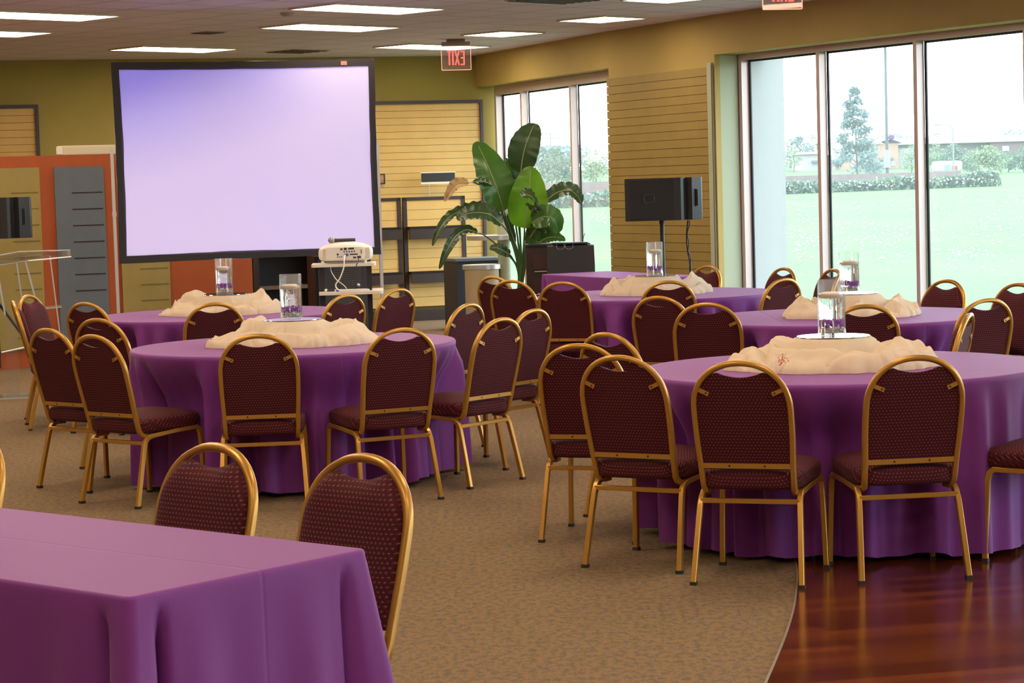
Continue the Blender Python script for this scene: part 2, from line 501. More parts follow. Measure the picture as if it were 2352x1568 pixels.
# carpet polygon: everything left of and behind the edge
mb.prism([(-9.5, -4.0)] + low + [(10.5, 8.2), (4.75, 18.9), (2.4, 22.9), (1.4, 24.8), (.1, 28.7), (-9.5, 25.4)], -.16, 0)
struct('floor', mb, M['carpet'])
mb = MB()
mb.prism(list(reversed(low)) + [(17.5, -4.0), (10.5, 8.2)], -.16, 0)
struct('floor_planks', mb, M['wood'])
mb = MB(); mb.bar([(x, y, .0015) for x, y in ed[8:]], 0.007, .006, lambda i, p, t: Vector((-t.y, t.x, 0)), soft=.2)
struct('trim_1', mb, mat('floor_edge_strip', (.22, .17, .12), .5))
# ceiling, back wall, left and front walls
mb = MB(); mb.prism([(-9.5, -4), (17.5, -4), (hEnd.x+.5, hEnd.y), (4.9, 18.9), (2.6, 22.9), (1.6, 24.9), (.3, 29), (-9.5, 25.4)], H, H+.15)
struct('ceiling', mb, M['ceiling'])
mb = MB(); a = AB-EB*4.2; c = AB+EB*6.12
mb.prism([(a.x, a.y), (c.x, c.y), (c.x-NB.x*.2, c.y-NB.y*.2), (a.x-NB.x*.2, a.y-NB.y*.2)], 0, H)
struct('wall_back', mb, M['wallgreen'])
mb = MB(); mb.box2((-9.6, -4, 0), (-9.4, 25.6, H)); struct('wall_left', mb, M['wallplain'])
mb = MB(); mb.box2((-9.6, -4.2, 0), (17.6, -4, H)); struct('wall_front', mb, M['wallplain'])
# right wall: header over the windows, pier between them, deep pale reveals
RV = .28
mb = MB()
def strip(p, q, n1, n2, z0, z1, off0, off1, mi=0):
    a, b = p+n1*off0, q+n2*off0; c, d = q+n2*off1, p+n1*off1
    mb.prism([(v.x, v.y) for v in (a, b, c, d)], z0, z1, mi)
nAP = (nA+nP).normalized(); nPB = (nP+nB).normalized()
strip(h0-dA*.1, h1, nA, nAP, HEAD, H, 0, .6); strip(h1, h2, nAP, nPB, HEAD, H, 0, .6); strip(h2, hEnd, nPB, nB, HEAD, H, 0, .6)
strip(h1, h2, nP, nP, 0, HEAD, 0, .06)
struct('wall_right', mb, M['wallochre'])
mb = MB(); strip(h1+dP*.002, h2-dP*.002, nP, nPB, 0, HEAD-.002, .06, RV-.01)
mb.box2((0, 0, 0), (0, 0, 0)) if False else None
struct('wall_reveal', mb, M['wallpale'])
mb = MB(); strip(h1+dP*.06, h2-dP*.002, nP, nPB, -.2, 3.3, RV+.10, .82)
struct('wall_outer_pier', mb, M['stucco'])
# windows
def window(tagname, p0, d, n, off, length, mull, headz, sill, first=True):
    w = bpy.data.objects.new(tagname, None); COL.objects.link(w); w['kind'] = 'structure'
    dep = .085
    X = Matrix(((d.x, n.x, 0, p0.x+n.x*off), (d.y, n.y, 0, p0.y+n.y*off), (0, 0, 1, 0), (0, 0, 0, 1)))
    f = MB(); f.xf = X
    f.box2((0, 0, HEAD-.002), (length, dep+.03, headz)); f.box2((0, 0, 0), (length, dep+.03, sill))
    f.box2((0, 0, sill), (.06, dep+.03, headz)); f.box2((length-.06, 0, sill), (length, dep+.03, headz))
    f.build('window_frame', M['frame'], w, 0)
    xs = [.06]+[m for m in mull]+[length-.06]
    for m in mull:
        q = MB(); q.xf = X; q.box2((m, 0, sill), (m+.05, dep, headz)); q.build('mullion', M['frame'], w, 0)
    k = 0
    for i in range(len(xs)-1):
        a = xs[i] + (.05 if i else 0); b = xs[i+1]
        q = MB(); q.xf = X; q.box2((a, dep+.016, sill), (b, dep+.022, headz)); q.build('pane', M['pane'], w, 0)
        q = MB(); q.xf = X
        for (u0, u1, v0, v1) in ((a, a+.03, sill, headz), (b-.012, b, sill, headz), (a, b, headz-.02, headz), (a, b, sill, sill+.02)):
            q.box2((u0, dep+.002, v0), (u1, dep+.014, v1))
        q.build('gasket', M['gasket'], w, 0)
    return w
window('window_1', h0, dA, nA, .20, 4.0, (.87, 2.408), 2.75, .10)
window('window_2', h2, dB, nB, RV, 28.5, [1.297+i*1.445 for i in range(0, 18)], 2.80, .10)
# soffit strips closing the gap between wall and window frames
mb = MB(); strip(h0, h0+dA*4.0, nA, nA, -.16, 0, 0, .35); strip(h2, hEnd, nB, nB, -.16, 0, 0, .45)
struct('trim_2', mb, M['wallpale'])
# slat cladding on the pier
P0 = h1+dP*.005-nP*.026
X = Matrix(((dP.x, nP.x, 0, P0.x), (dP.y, nP.y, 0, P0.y), (0, 0, 1, 0), (0, 0, 0, 1)))
cl = thing('slatwall_panel', 'ochre slatwall panel covering the pier between the two windows', 'wall panel')
mb = MB(); mb.xf = X; mb.box2((0, .016, .06), (2.13, .024, 2.74)); mb.build('backing', M['slatback'], cl, 0)
mb = MB(); mb.xf = X
z = 2.74
while z > .1:
    mb.box2((-.012, 0, z-.0835), (2.13, .015, z)); z -= .088
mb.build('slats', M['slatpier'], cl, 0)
mb = MB(); mb.xf = X; mb.box2((2.135, -.004, .06), (2.215, .024, 2.78)); mb.build('edge_trim', M['wallpale'], cl, 0)
mb = MB(); mb.xf = X; mb.box2((2.217, -.003, .06), (2.226, .0, 2.76)); mb.build('edge_gap', M['slatback'], cl, 0)

# ------------------------------------------------------------------ outdoors
def gz(x, y):
    if y < 22: return -.16
    if y < 110: return -.16+(y-22)*.0107
    return min(.78+(y-110)*.0134, 3.2)
def grassmat():
    m, nt, b = new_mat('mown_grass'); g = N(nt)
    v = g.coord()
    n1 = g.noise(g.coord(scale=(1, .35, 1)), .35, 4); n2 = g.noise(v, 6, 3)
    c = g.ramp(n1, [(.3, (.064, .106, .036)), (.5, (.076, .120, .041)), (.7, (.094, .130, .042))])
    c = g.mix(g.math('MULTIPLY', n2, .8), c, (.055, .105, .036, 1))
    nt.links.new(c, b.inputs['Base Color']); b.inputs['Roughness'].default_value = .9; b.inputs['Specular IOR Level'].default_value = .1
    return m
M['grass'] = grassmat()
xs = [-60, -20, 0, 5, 10, 20, 40, 80, 200]; ys = [-10, 10, 22, 40, 60, 80, 95, 110, 140, 180, 240, 300, 420]
mb = MB(); mb.add([(x, y, gz(x, y)-.004*(y < 22)) for y in ys for x in xs],
    [(j*len(xs)+i, j*len(xs)+i+1, (j+1)*len(xs)+i+1, (j+1)*len(xs)+i) for j in range(len(ys)-1) for i in range(len(xs)-1)])
struct('ground_lawn', mb, M['grass'], 30)
R2 = random.Random(5)
def leafcloud(mb, pts, s0, s1, mats=3):
    """small leaf quads at the given points"""
    for p in pts:
        s = R2.uniform(s0, s1)
        a = Vector((R2.gauss(0, 1), R2.gauss(0, 1), R2.gauss(0, 1))).normalized(); b = a.orthogonal().normalized()
        b = Matrix.Rotation(R2.uniform(0, 6.3), 3, a) @ b; c = a.cross(b)
        p = Vector(p)
        mb.add([p-b*s, p+c*s*.55, p+b*s, p-c*s*.55], [(0, 1, 2, 3)], R2.randrange(mats))
M['lf1'] = leafmat('foliage_a', (0.0756, 0.1276, 0.08033), (0.1134, 0.1701, 0.1134), .3, .8)
M['lf2'] = leafmat('foliage_b', (0.104, 0.1607, 0.0945), (0.1323, 0.1985, 0.1134), .3, .8)
M['lf3'] = leafmat('foliage_c', (0.0567, 0.09923, 0.07088), (0.08505, 0.1276, 0.0945), .3, .8)
M['lfy1'] = leafmat('foliage_yellow_a', (0.1795, 0.2363, 0.1134), (0.2174, 0.2646, 0.1418), .3, .8)
M['lfy2'] = leafmat('foliage_yellow_b', (0.1512, 0.2174, 0.104), (0.189, 0.2457, 0.1229), .3, .8)
M['lfg1'] = leafmat('foliage_hazed_a', (0.1512, 0.2052, 0.1944), (0.1836, 0.243, 0.2268), .3, .8)  # distance haze is mixed into these paler, bluish leaf colours
M['lfg2'] = leafmat('foliage_hazed_b', (0.1296, 0.1836, 0.1728), (0.1674, 0.2214, 0.2052), .3, .8)
GREEN = ['lf1', 'lf2', 'lf3']; YEL = ['lfy1', 'lfy2', 'lf2']; HAZED = ['lfg1', 'lfg2', 'lfg1']
M['petal'] = mat('white_petal', (0.2975, 0.308, 0.2975), .8)
M['petaly'] = mat('yellow_petal', (0.2625, 0.217, 0.042), .8)
M['bark'] = mat('bark', (0.0702, 0.0621, 0.054), .9)
# white clover flowers in the lawn
mb = MB()
for (px, py, sx, sy, n) in ((1850, 565, 26, 14, 60), (2060, 552, 60, 20, 60), (2200, 585, 45, 8, 40), (2150, 560, 110, 70, 120), (1960, 540, 90, 60, 90), (1385, 500, 12, 12, 25), (1850, 520, 30, 40, 40), (2290, 520, 60, 50, 50)):
    for i in range(n):
        x, y = R2.gauss(px, sx), R2.gauss(py, sy)
        if y < 455: continue
        d = at(x, y, 1) - Vector((0, 0, HC))
        Y = 30.0
        for _ in range(30):
            p = Vector((0, 0, HC)) + d*Y
            Y += (p.z - gz(p.x, Y))*60/8
            Y = max(24, min(105, Y))
        p = Vector((0, 0, HC)) + d*Y
        r = R2.uniform(.010, .022)*(Y/40)**.7
        mb.ball((p.x, p.y, gz(p.x, p.y)+.05), r, 5, 3)
tag(mb.build('clover_flowers', M['petal'], None), 'white clover flowers scattered through the lawn outside the windows', 'flowers', kind='stuff')
# flowering hedge
def hedge(name, label, segs, seed, cnt, hgt, wid):
    R2.seed(seed)
    t = thing(name, label, 'hedge')
    mb = MB(); fl = MB()
    L = [(Vector(b)-Vector(a)).length for a, b in segs]; tot = sum(L)
    def pick():
        s = R2.uniform(0, tot)
        for (a, b), l in zip(segs, L):
            if s <= l: return Vector(a).lerp(Vector(b), s/l), s
            s -= l
        return Vector(segs[-1][1]), tot
    pts = []
    for i in range(cnt):
        p, s = pick()
        hh = hgt*(.8+.35*nz(p.x*.35, p.y*.35, seed))
        a = R2.uniform(0, PI); q = R2.uniform(.55, 1)
        pts.append((p.x+math.cos(a)*wid*q*R2.uniform(.6, 1), p.y+R2.uniform(-wid, wid)*q, gz(p.x, p.y)+hh*math.sin(a)*q))
    leafcloud(mb, pts, .10, .2)
    for i in range(int(cnt*.055)):
        p, s = pick(); hh = hgt*(.8+.35*nz(p.x*.35, p.y*.35, seed)); a = R2.uniform(.3, PI-.3)
        fl.ball((p.x+math.cos(a)*wid, p.y-wid*R2.uniform(.6, 1.1), gz(p.x, p.y)+hh*R2.uniform(.3, 1.05)), R2.uniform(.03, .06), 5, 3, 0 if R2.random() < .85 else 1)
    mb.build('foliage', [M[k] for k in GREEN], t, 0); fl.build('blossoms', [M['petal'], M['petaly']], t, 0)
hedge('flowering_hedge', 'long low white-flowered hedge across the lawn, seen through the large window', [((12.0, 108, 0), (16.5, 110, 0)), ((16.5, 110, 0), (24.3, 113, 0))], 3, 3600, .78, .55)
hedge('flowering_hedge', 'low flowering hedge seen through the narrow window behind the potted plant', [((-1.5, 92, 0), (4.6, 93, 0))], 4, 1300, .75, .5)
# low brick wall
mb = MB(); mb.add([(-3, 100, .7), (24, 120, .85), (24, 120, 1.62), (-3, 100, 1.62), (-3, 100.4, .7), (24, 120.4, .85), (24, 120.4, 1.62), (-3, 100.4, 1.62)],
    [(0, 1, 2, 3), (5, 4, 7, 6), (3, 2, 6, 7), (0, 3, 7, 4), (1, 5, 6, 2)])
tag(mb.build('brick_wall', mat('brick_wall', (0.135, 0.0891, 0.0864), .9, var=.1, vscale=3), None, 0), 'long low pinkish brick wall running behind the hedges outside', 'garden wall')
def tree(label, x, py0, py1, Y, wpx, kind, mats, seed, cnt=900, group='trees beyond the lawn', name='tree', trunk=True):
    R2.seed(seed)
    top = at(x, py0, Y); bot = at(x, py1, Y); w = wpx/F*Y*(1.0 if kind == 'cone' else 1.22)
    gb = gz(top.x, Y)
    t = thing(name, label, 'tree', (top.x, Y, gb), group=group)
    if kind != 'cone': cnt = int(cnt*1.8)
    h = top.z-gb; cb = max(.3, bot.z-gb) if kind != 'cone' else h*.12
    cb = max(.1*h, min(cb, .8*h))
    mb = MB(); pts = []
    clumps = []
    for i in range(70 if kind == 'cone' else 26):
        u = R2.random()
        if kind == 'cone':
            r = w/2*(1-u)**.65*(.75+.5*R2.random()); a = R2.uniform(0, 6.28)
            clumps.append((Vector((math.cos(a)*r*.75, math.sin(a)*r*.75, cb+(h-cb)*(u*.94+.02))), w*.15*(1.15-u*.65)))
        else:
            a = R2.uniform(0, 6.28); r = w/2*math.sqrt(R2.random())*.82
            zz = cb*.75+(h-cb*.75)*(.06+.80*R2.random()*(1-.45*(2*r/w)**2))
            clumps.append((Vector((math.cos(a)*r, math.sin(a)*r, zz)), w*.23))
    clumps.append((Vector((0, 0, h*.93)), w*.08 if kind == 'cone' else w*.16))
    for i in range(cnt):
        c, r = R2.choice(clumps)
        v = Vector((R2.gauss(0, 1), R2.gauss(0, 1), R2.gauss(0, 1))).normalized()*r*R2.random()**.4
        v.z *= .7
        q = c+v; q.z = min(q.z, h)
        pts.append(q)
    leafcloud(mb, pts, w*.022, w*.055)
    mb.build('foliage', [M[k] for k in mats], t, 0)
    if trunk:
        mb = MB(); mb.tube([(0, 0, -.1), (.03*w, 0, cb), (0, 0, h*.8)], [w*.028, w*.02, w*.006], 7)
        for i in range(6):
            c, r = clumps[i]
            mb.tube([(0, 0, max(cb*.8, c.z*.7)), tuple(c)], [w*.009, w*.003], 5)
        mb.build('trunk', M['bark'], t)
    return t
tree('tall cone-shaped evergreen tree standing alone beyond the hedge, tallest of the outdoor trees', 1962, 196, 396, 126, 112, 'cone', HAZED, 21, 4200)
tree('dark bluish tree at the left edge of the outdoor view beside the white pier', 1836, 312, 385, 215, 62, 'round', HAZED, 22)
tree('bluish tree right of the white outer pier, half behind the first mullion', 1866, 310, 380, 218, 56, 'round', HAZED, 23)
tree('bright green small tree against the white outer pier', 1822, 333, 378, 192, 34, 'round', YEL, 24, 400)
tree('pale round tree in front of the orange shop, right of the evergreen', 2004, 360, 398, 150, 50, 'round', HAZED, 25, 500)
tree('green tree beside the second mullion, right of the orange shop', 2092, 330, 385, 165, 44, 'round', YEL, 26, 500)
tree('yellow-green tree directly right of the second mullion', 2150, 332, 388, 160, 60, 'round', YEL, 27, 700)
tree('olive tree behind the street lamp, above the white van', 2190, 332, 390, 158, 66, 'round', GREEN, 28, 800)
tree('small dark shrub-like tree standing right of the white van', 2228, 360, 400, 150, 40, 'round', GREEN, 29, 500)
tree('yellow-green spreading tree right of the small dark one', 2268, 335, 398, 152, 76, 'round', YEL, 30, 900)
tree('green bushy tree before the red brick building', 2315, 345, 400, 158, 50, 'round', GREEN, 31, 600)
tree('green tree cut by the right edge of the picture', 2350, 335, 395, 156, 56, 'round', GREEN, 32, 600)
tree('dark tree rising behind the roof of the red brick building', 2285, 292, 330, 260, 80, 'round', HAZED, 33, 600)
tree('pointed tree behind the red brick building near the picture edge', 2340, 280, 330, 262, 46, 'round', HAZED, 34, 500)
tree('distant hazy tree above the white roof, between mullion and street lamp', 2150, 305, 330, 300, 54, 'round', HAZED, 35, 400)
tree('distant hazy tree behind the orange shop roof', 2060, 308, 335, 300, 70, 'round', HAZED, 36, 400)
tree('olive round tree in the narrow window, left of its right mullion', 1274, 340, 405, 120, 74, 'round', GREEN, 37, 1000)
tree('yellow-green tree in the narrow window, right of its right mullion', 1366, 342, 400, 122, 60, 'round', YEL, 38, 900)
tree('grey hazy tree at the far edge of the narrow window beside the slatted pier', 1396, 340, 395, 150, 40, 'round', HAZED, 39, 500)
tree('low hazy tree line above the round tree in the narrow window', 1262, 338, 372, 240, 150, 'round', HAZED, 40, 700)
tree('hazy tree between the jamb and first mullion of the narrow window', 1178, 350, 400, 180, 60, 'round', HAZED, 41, 500)
# buildings
def bld(name, label, px0, px1, py0, Y, mats, build):
    a = at(px0, py0, Y); b = at(px1, py0, Y)
    t = thing(name, label, 'building', (a.x, Y, gz(a.x, Y)))
    build(t, b.x-a.x, a.z-gz(a.x, Y)); return t
M['shopor'] = mat('orange_render', (.27, .17, .12), .9); M['shopw'] = mat('white_render', (.25, .24, .24), .9)
M['roofw'] = mat('white_roof', (.34, .35, .36), .7); M['brick'] = mat('red_brick_far', (0.1134, 0.0783, 0.0756), .9); M['winfar'] = mat('far_window', (.25, .26, .3), .3)
M['awning'] = mat('awning_far', (0.1026, 0.081, 0.0972), .7)
def shop(t, w, h):
    mb = MB(); mb.box2((0, 0, 0), (w*.62, 8, h*.62)); mb.build('wing', M['shopw'], t, 0)
    mb = MB(); mb.box2((w*.05, -.1, 0), (w*.45, 0, h*.42)); mb.build('wing_front', M['shopor'], t, 0)
    mb = MB(); mb.box2((w*.62, -1, 0), (w*.92, 8, h)); mb.build('tower', M['shopor'], t, 0)
    mb = MB(); mb.grid(lambda u, v: (w*(.60+.42*u), -1.3+9.5*v, h*(1.0+.20*math.sin(PI*min(1, u*1.05)))), 12, 2); mb.grid(lambda u, v: (w*(.60+.42*u), -1.31, h*(1.0+.20*math.sin(PI*min(1, u*1.05)))-.12+.30*v), 12, 2); mb.build('roof', M['roofw'], t)
    mb = MB(); mb.box2((w*.9, 0, 0), (w*1.15, 8, h*.8)); mb.build('side_block', M['shopw'], t, 0)
    for k in (.12, .3, .68, .82):
        mb = MB(); mb.box2((w*k, -1.06 if k > .6 else -.16, h*.10), (w*(k+.06), -.9 if k > .6 else 0, h*.3)); mb.build('window', M['winfar'], t, 0)
    mb = MB(); mb.box2((w*.66, -1.8, h*.36), (w*.84, -1, h*.44)); mb.build('awning', M['awning'], t, 0)
bld('shop_building', 'orange and white shop building with a curved white roof beyond the hedge', 1900, 2072, 334, 200, None, shop)
def wshed(t, w, h):
    mb = MB(); mb.box2((0, 0, 0), (w, 8, h*.8)); mb.build('wall', M['shopw'], t, 0)
    mb = MB(); mb.prism([(-.3, -.3), (w+.3, -.3), (w+.3, 8), (-.3, 8)], h*.8, h*.9); mb.build('roof', M['roofw'], t, 0)
    mb = MB(); mb.box2((w*.5, -.5, h*.4), (w*.9, 0, h*.5)); mb.build('awning', M['awning'], t, 0)
bld('white_house', 'small white house behind the brick wall next to the white pier', 1844, 1884, 345, 200, None, wshed)
def brick(t, w, h):
    mb = MB(); mb.box2((0, 0, 0), (w, 12, h)); mb.build('wall', M['brick'], t, 0)
    mb = MB(); mb.box2((-14, -.4, h-.2), (w, 12, h+.5)); mb.build('roof_edge', M['roofw'], t, 0)
    mb = MB(); mb.box2((-14, 2, 0), (0, 12, h)); mb.build('rear_wing', M['shopw'], t, 0)
    mb = MB(); mb.box2((w*.1, 3, h+.5), (w*.42, 8, h+1.5)); mb.build('roof_unit', M['roofw'], t, 0)
    for k in (.25, .75):
        mb = MB(); mb.box2((w*k, -.1, h*.45), (w*(k+.15), 0, h*.7)); mb.build('window', M['winfar'], t, 0)
bld('brick_building', 'flat-roofed red brick building far off at the right side of the large window', 2275, 2380, 322, 245, None, brick)
# van
p = at(2140, 402, 140); t = thing('delivery_van', 'white van parked beyond the hedge under the street lamp', 'van', (p.x, 140, gz(p.x, 140)))
mb = MB(); mb.rbox((.95, 0, .72), (1.75, 1.0, .72), 8, 6); mb.build('body', M['shopw'], t)
mb = MB(); mb.box2((1.15, -.52, .5), (1.5, -.49, .75)); mb.build('side_panel', mat('van_red', (0.189, 0.054, 0.0432), .6), t, 0)
mb = MB(); mb.box2((.72, -.52, .5), (1.05, -.49, .82)); mb.build('side_window', mat('van_green', (0.108, 0.1674, 0.1404), .4), t, 0)
for x in (.4, 1.5):
    mb = MB(); mb.tube([(x, -.5, .25), (x, -.3, .25)], .2, 12); mb.build('wheel', M['black'], t)
# poles, pylon
def pole(name, label, cat, px, py0, Y, r, extra=None, col='polegrey'):
    p = at(px, py0, Y); g = gz(p.x, Y)
    t = thing(name, label, cat, (p.x, Y, g))
    mb = MB(); mb.tube([(0, 0, -.1), (0, 0, p.z-g)], [r, r*.7], 8); mb.build('pole', M[col], t)
    if extra: extra(t, p.z-g)
    return t
M['polegrey'] = mat('pole_grey', (0.0594, 0.0621, 0.0702), .6); M['polepale'] = mat('pole_pale', (0.1404, 0.1485, 0.1539), .7)
def mast(t, h):
    mb = MB(); mb.box2((-.35, -.3, h), (1.1, .3, h+.12)); mb.build('light_bar', M['polepale'], t, 0)
    mb = MB(); mb.box2((-.16, -.18, .9), (.16, .18, 1.9)); mb.build('white_sleeve', M['shopw'], t, 0)
    mb = MB(); mb.rbox((.24, -.1, 2.6), (.34, .1, .3), 3, 6); mb.build('purple_banner', mat('purple_ball', (0.0945, 0.0324, 0.108), .7), t)
pole('light_mast', 'very tall thin light mast rising past the window head, right of the evergreen', 'light mast', 2033, 102, 128, .10, mast)
def lampx(t, h):
    mb = MB(); mb.tube([(0, 0, h), (-.12, 0, h+.2), (-.5, 0, h+.3), (-.85, 0, h+.28)], .03, 6); mb.build('arm', M['polepale'], t)
    mb = MB(); mb.rbox((-.95, 0, h+.27), (.3, .16, .08), 4, 4); mb.build('lamp_head', M['polepale'], t)
pole('street_lamp', 'pale curved-arm street lamp right of the second mullion', 'street lamp', 2189, 297, 130, .055, lampx, 'polepale')
def cross(t, h):
    mb = MB()
    for z in (.04, .35): mb.box2((-.75, -.05, h-z-.07), (.75, .05, h-z))
    mb.build('crossarms', M['polepale'], t, 0)
pole('utility_pole', 'utility pole with cross arms seen in the narrow window above the plant', 'utility pole', 1264, 305, 170, .09, cross, 'polepale')
def latt(t, h):
    mb = MB()
    for sx in (-1, 1):
        for sy in (-1, 1): mb.tube([(sx*.5, sy*.5, 0), (sx*.42, sy*.4, h)], .035, 4)
    for i in range(12):
        z0, z1 = h*i/12, h*(i+1)/12
        mb.tube([(-.5, -.5, z0), (.5, -.5, z1)], .02, 4); mb.tube([(.5, -.5, z0), (-.5, -.5, z1)], .02, 4)
    mb.build('lattice', M['polepale'], t, 0)
    mb = MB()
    for z in (.98, .7, .42): mb.tube([(-3.2, 0, h*z-.35), (0, 0, h*z), (3.2, 0, h*z-.35)], .03, 4)
    mb.build('crossarms', M['polepale'], t, 0)
p = at(2072, 210, 340); t = thing('power_pylon', 'faint lattice power pylon in the distance above the orange shop', 'pylon', (p.x, 340, gz(p.x, 340)))
latt(t, p.z-gz(p.x, 340))
# ------------------------------------------------------------------ banquet chair
# local frame: +y is the way the sitter faces, origin on the floor under the seat
ZB, ZT = .40, .915
def yb(z): return -.190-(z-.40)*(.323-.190)/(ZT-.40)          # lean of the back
def hw(z):                                                     # half width of the hoop centre line
    z0 = .715
    if z <= z0: return .1865+.0095*smooth01(.42, .66, z)
    t = min(1, (z-z0)/(.905-z0)); return .196*(1-t**2.15)**(1/2.15)
def hoop():
    side = [(.180, -.085, .368), (.181, -.135, .368), (.183, -.168, .378), (.185, -.188, .398)]
    side += [(hw(z), yb(z), z) for z in (.43, .48, .54, .60, .66, .715)]
    arch = []
    for k in range(1, 12):
        a = PI/2*k/12; e = 2/2.15
        x = .196*math.cos(a)**e; z = .715+.190*math.sin(a)**e
        arch.append((x, yb(z), z))
    right = side+arch
    left = [(-x, y, z) for x, y, z in reversed(right)]
    return right + [(0, yb(.905), .905)] + left
def topz(x):                                                    # top edge of the pad, with the hand-hole dip
    ax = abs(x)
    def arch(a):
        return .715+.178*(max(0, 1-(a/.186)**2.15))**(1/2.15)
    if ax > .10: return arch(ax)
    e = arch(.10)
    return .846+(e-.846)*(ax/.10)**2
def pad():
    mb = MB(); nu, nv = 25, 15
    us = [-1+2*i/(nu-1) for i in range(nu)]
    us = [math.sin(u*PI/2) for u in us]
    fr, bk = [], []
    for j in range(nv):
        v = j/(nv-1)
        for u in us:
            x0 = .186*u; zt = topz(x0); z = .468+(zt-.468)*v
            x = u*min(.186, hw(z)-.008) if z < .715 else x0
            edge = (1-abs(u)**5)*(1-(2*v-1)**8)
            th = .008+.034*max(0, edge)**.5
            y = yb(z)
            fr.append((x, y+.006+th, z)); bk.append((x, y-.004-.004*max(0, edge), z))
    n = nu*nv; fs = []
    for j in range(nv-1):
        for i in range(nu-1):
            a = j*nu+i
            fs.append((a, a+1, a+nu+1, a+nu)); fs.append((n+a+1, n+a, n+a+nu, n+a+nu+1))
    for i in range(nu-1):
        fs.append((i+1, i, n+i, n+i+1)); t = (nv-1)*nu+i; fs.append((t, t+1, n+t+1, n+t))
    for j in range(nv-1):
        a = j*nu; fs.append((a, a+nu, n+a+nu, n+a)); b = a+nu-1; fs.append((b+nu, b, n+b, n+b+nu))
    mb.add(fr+bk, fs); return mb
def seat():
    mb = MB()
    def fn(q):
        cx, cy = q.x/.222, (q.y)/.235
        top = max(0, q.z)/.045
        z = q.z + top*.030*(1-cx**2)*(1-cy**2) + .004*cy
        k = 1+.03*cy
        return Vector((q.x*k, q.y, z))
    mb.rbox((0, .025, .425), (.436, .475, .088), 5.5, 12, 0, fn)
    return mb
def leg(sx, front):
    mb = MB()
    if front: pts = [(sx*.222, .234, .012), (sx*.217, .228, .20), (sx*.212, .222, .345), (sx*.210, .213, .375), (sx*.208, .192, .390)]
    else: pts = [(sx*.222, -.249, .012), (sx*.214, -.212, .17), (sx*.206, -.176, .315), (sx*.203, -.162, .345), (sx*.201, -.140, .362), (sx*.200, -.115, .368)]
    mb.bar(pts, .022, .024, (1, 0, 0), soft=.22); return mb
def cap(sx, front):
    mb = MB(); y = .234 if front else -.249
    mb.box((sx*.222, y, .007), (.026, .028, .014)); return mb
def chair_parts(t):
    seat().build('seat', M['fabricseat'], t, 60)
    pad().build('backrest', M['fabric'], t, 50)
    mb = MB(); H_ = hoop(); mb.bar(H_, .022, .026, lambda i, p, tt: (Vector((0, 1, -.258)).normalized().cross(tt)) if abs(tt.x)+abs(tt.z) > .5 else Vector((1, 0, 0)), soft=.34)
    mb.build('back_frame', M['gold'], t, 50)
    mb = MB(); mb.box((0, yb(.483)-.004, .483), (.37, .012, .021))
    for x in (-.07, .075): mb.tube([(x, yb(.483)-.006, .483), (x, yb(.483)-.0115, .483)], .0045, 8, 1)
    mb.build('crossbar', [M['gold'], M['goldscrew']], t, 30)
    for sx in (-1, 1):
        mb = MB(); z = .790
        rot = Matrix.Rotation(sx*math.radians(-24), 3, 'Y')
        mb.box((sx*.153, yb(z)-.009, z), (.052, .006, .017), 0, rot)
        mb.tube([(sx*.140, yb(z)-.010, z-.006), (sx*.140, yb(z)-.0135, z-.006)], .0042, 8, 1)
        mb.build('bracket', [M['gold'], M['goldscrew']], t, 30)
    for sx in (-1, 1):
        mb = MB(); mb.bar([(sx*.208, .20, .388), (sx*.204, .05, .382), (sx*.200, -.125, .368)], .022, .022, (1, 0, 0), soft=.22)
        mb.build('seat_rail', M['gold'], t, 30)
        for front in (True, False):
            l = leg(sx, front).build('leg', M['gold'], t, 40)
            cap(sx, front).build('foot_cap', M['rubber'], l, 0)
    mb = MB(); mb.bar([(-.203, -.171, .335), (.203, -.171, .335)], .018, .020, (0, 1, 0), soft=.2); mb.build('stretcher', M['gold'], t, 30)
chair0 = thing('banquet_chair', 'x', 'chair'); chair_parts(chair0)
used = []
TAB = {'FR': (1.48, 10.23), 'FL': (-1.24, 12.82), 'BL': (-2.10, 16.27), 'MR': (2.05, 13.88), 'BR': (1.11, 17.25)}
GRP = {'FR': 'chairs around the nearest round table', 'FL': 'chairs around the round table before the projector cart', 'BL': 'chairs around the round table under the screen',
       'MR': 'chairs around the middle table by the windows', 'BR': 'chairs around the table in front of the speaker', 'RT': 'chairs at the rectangular table'}
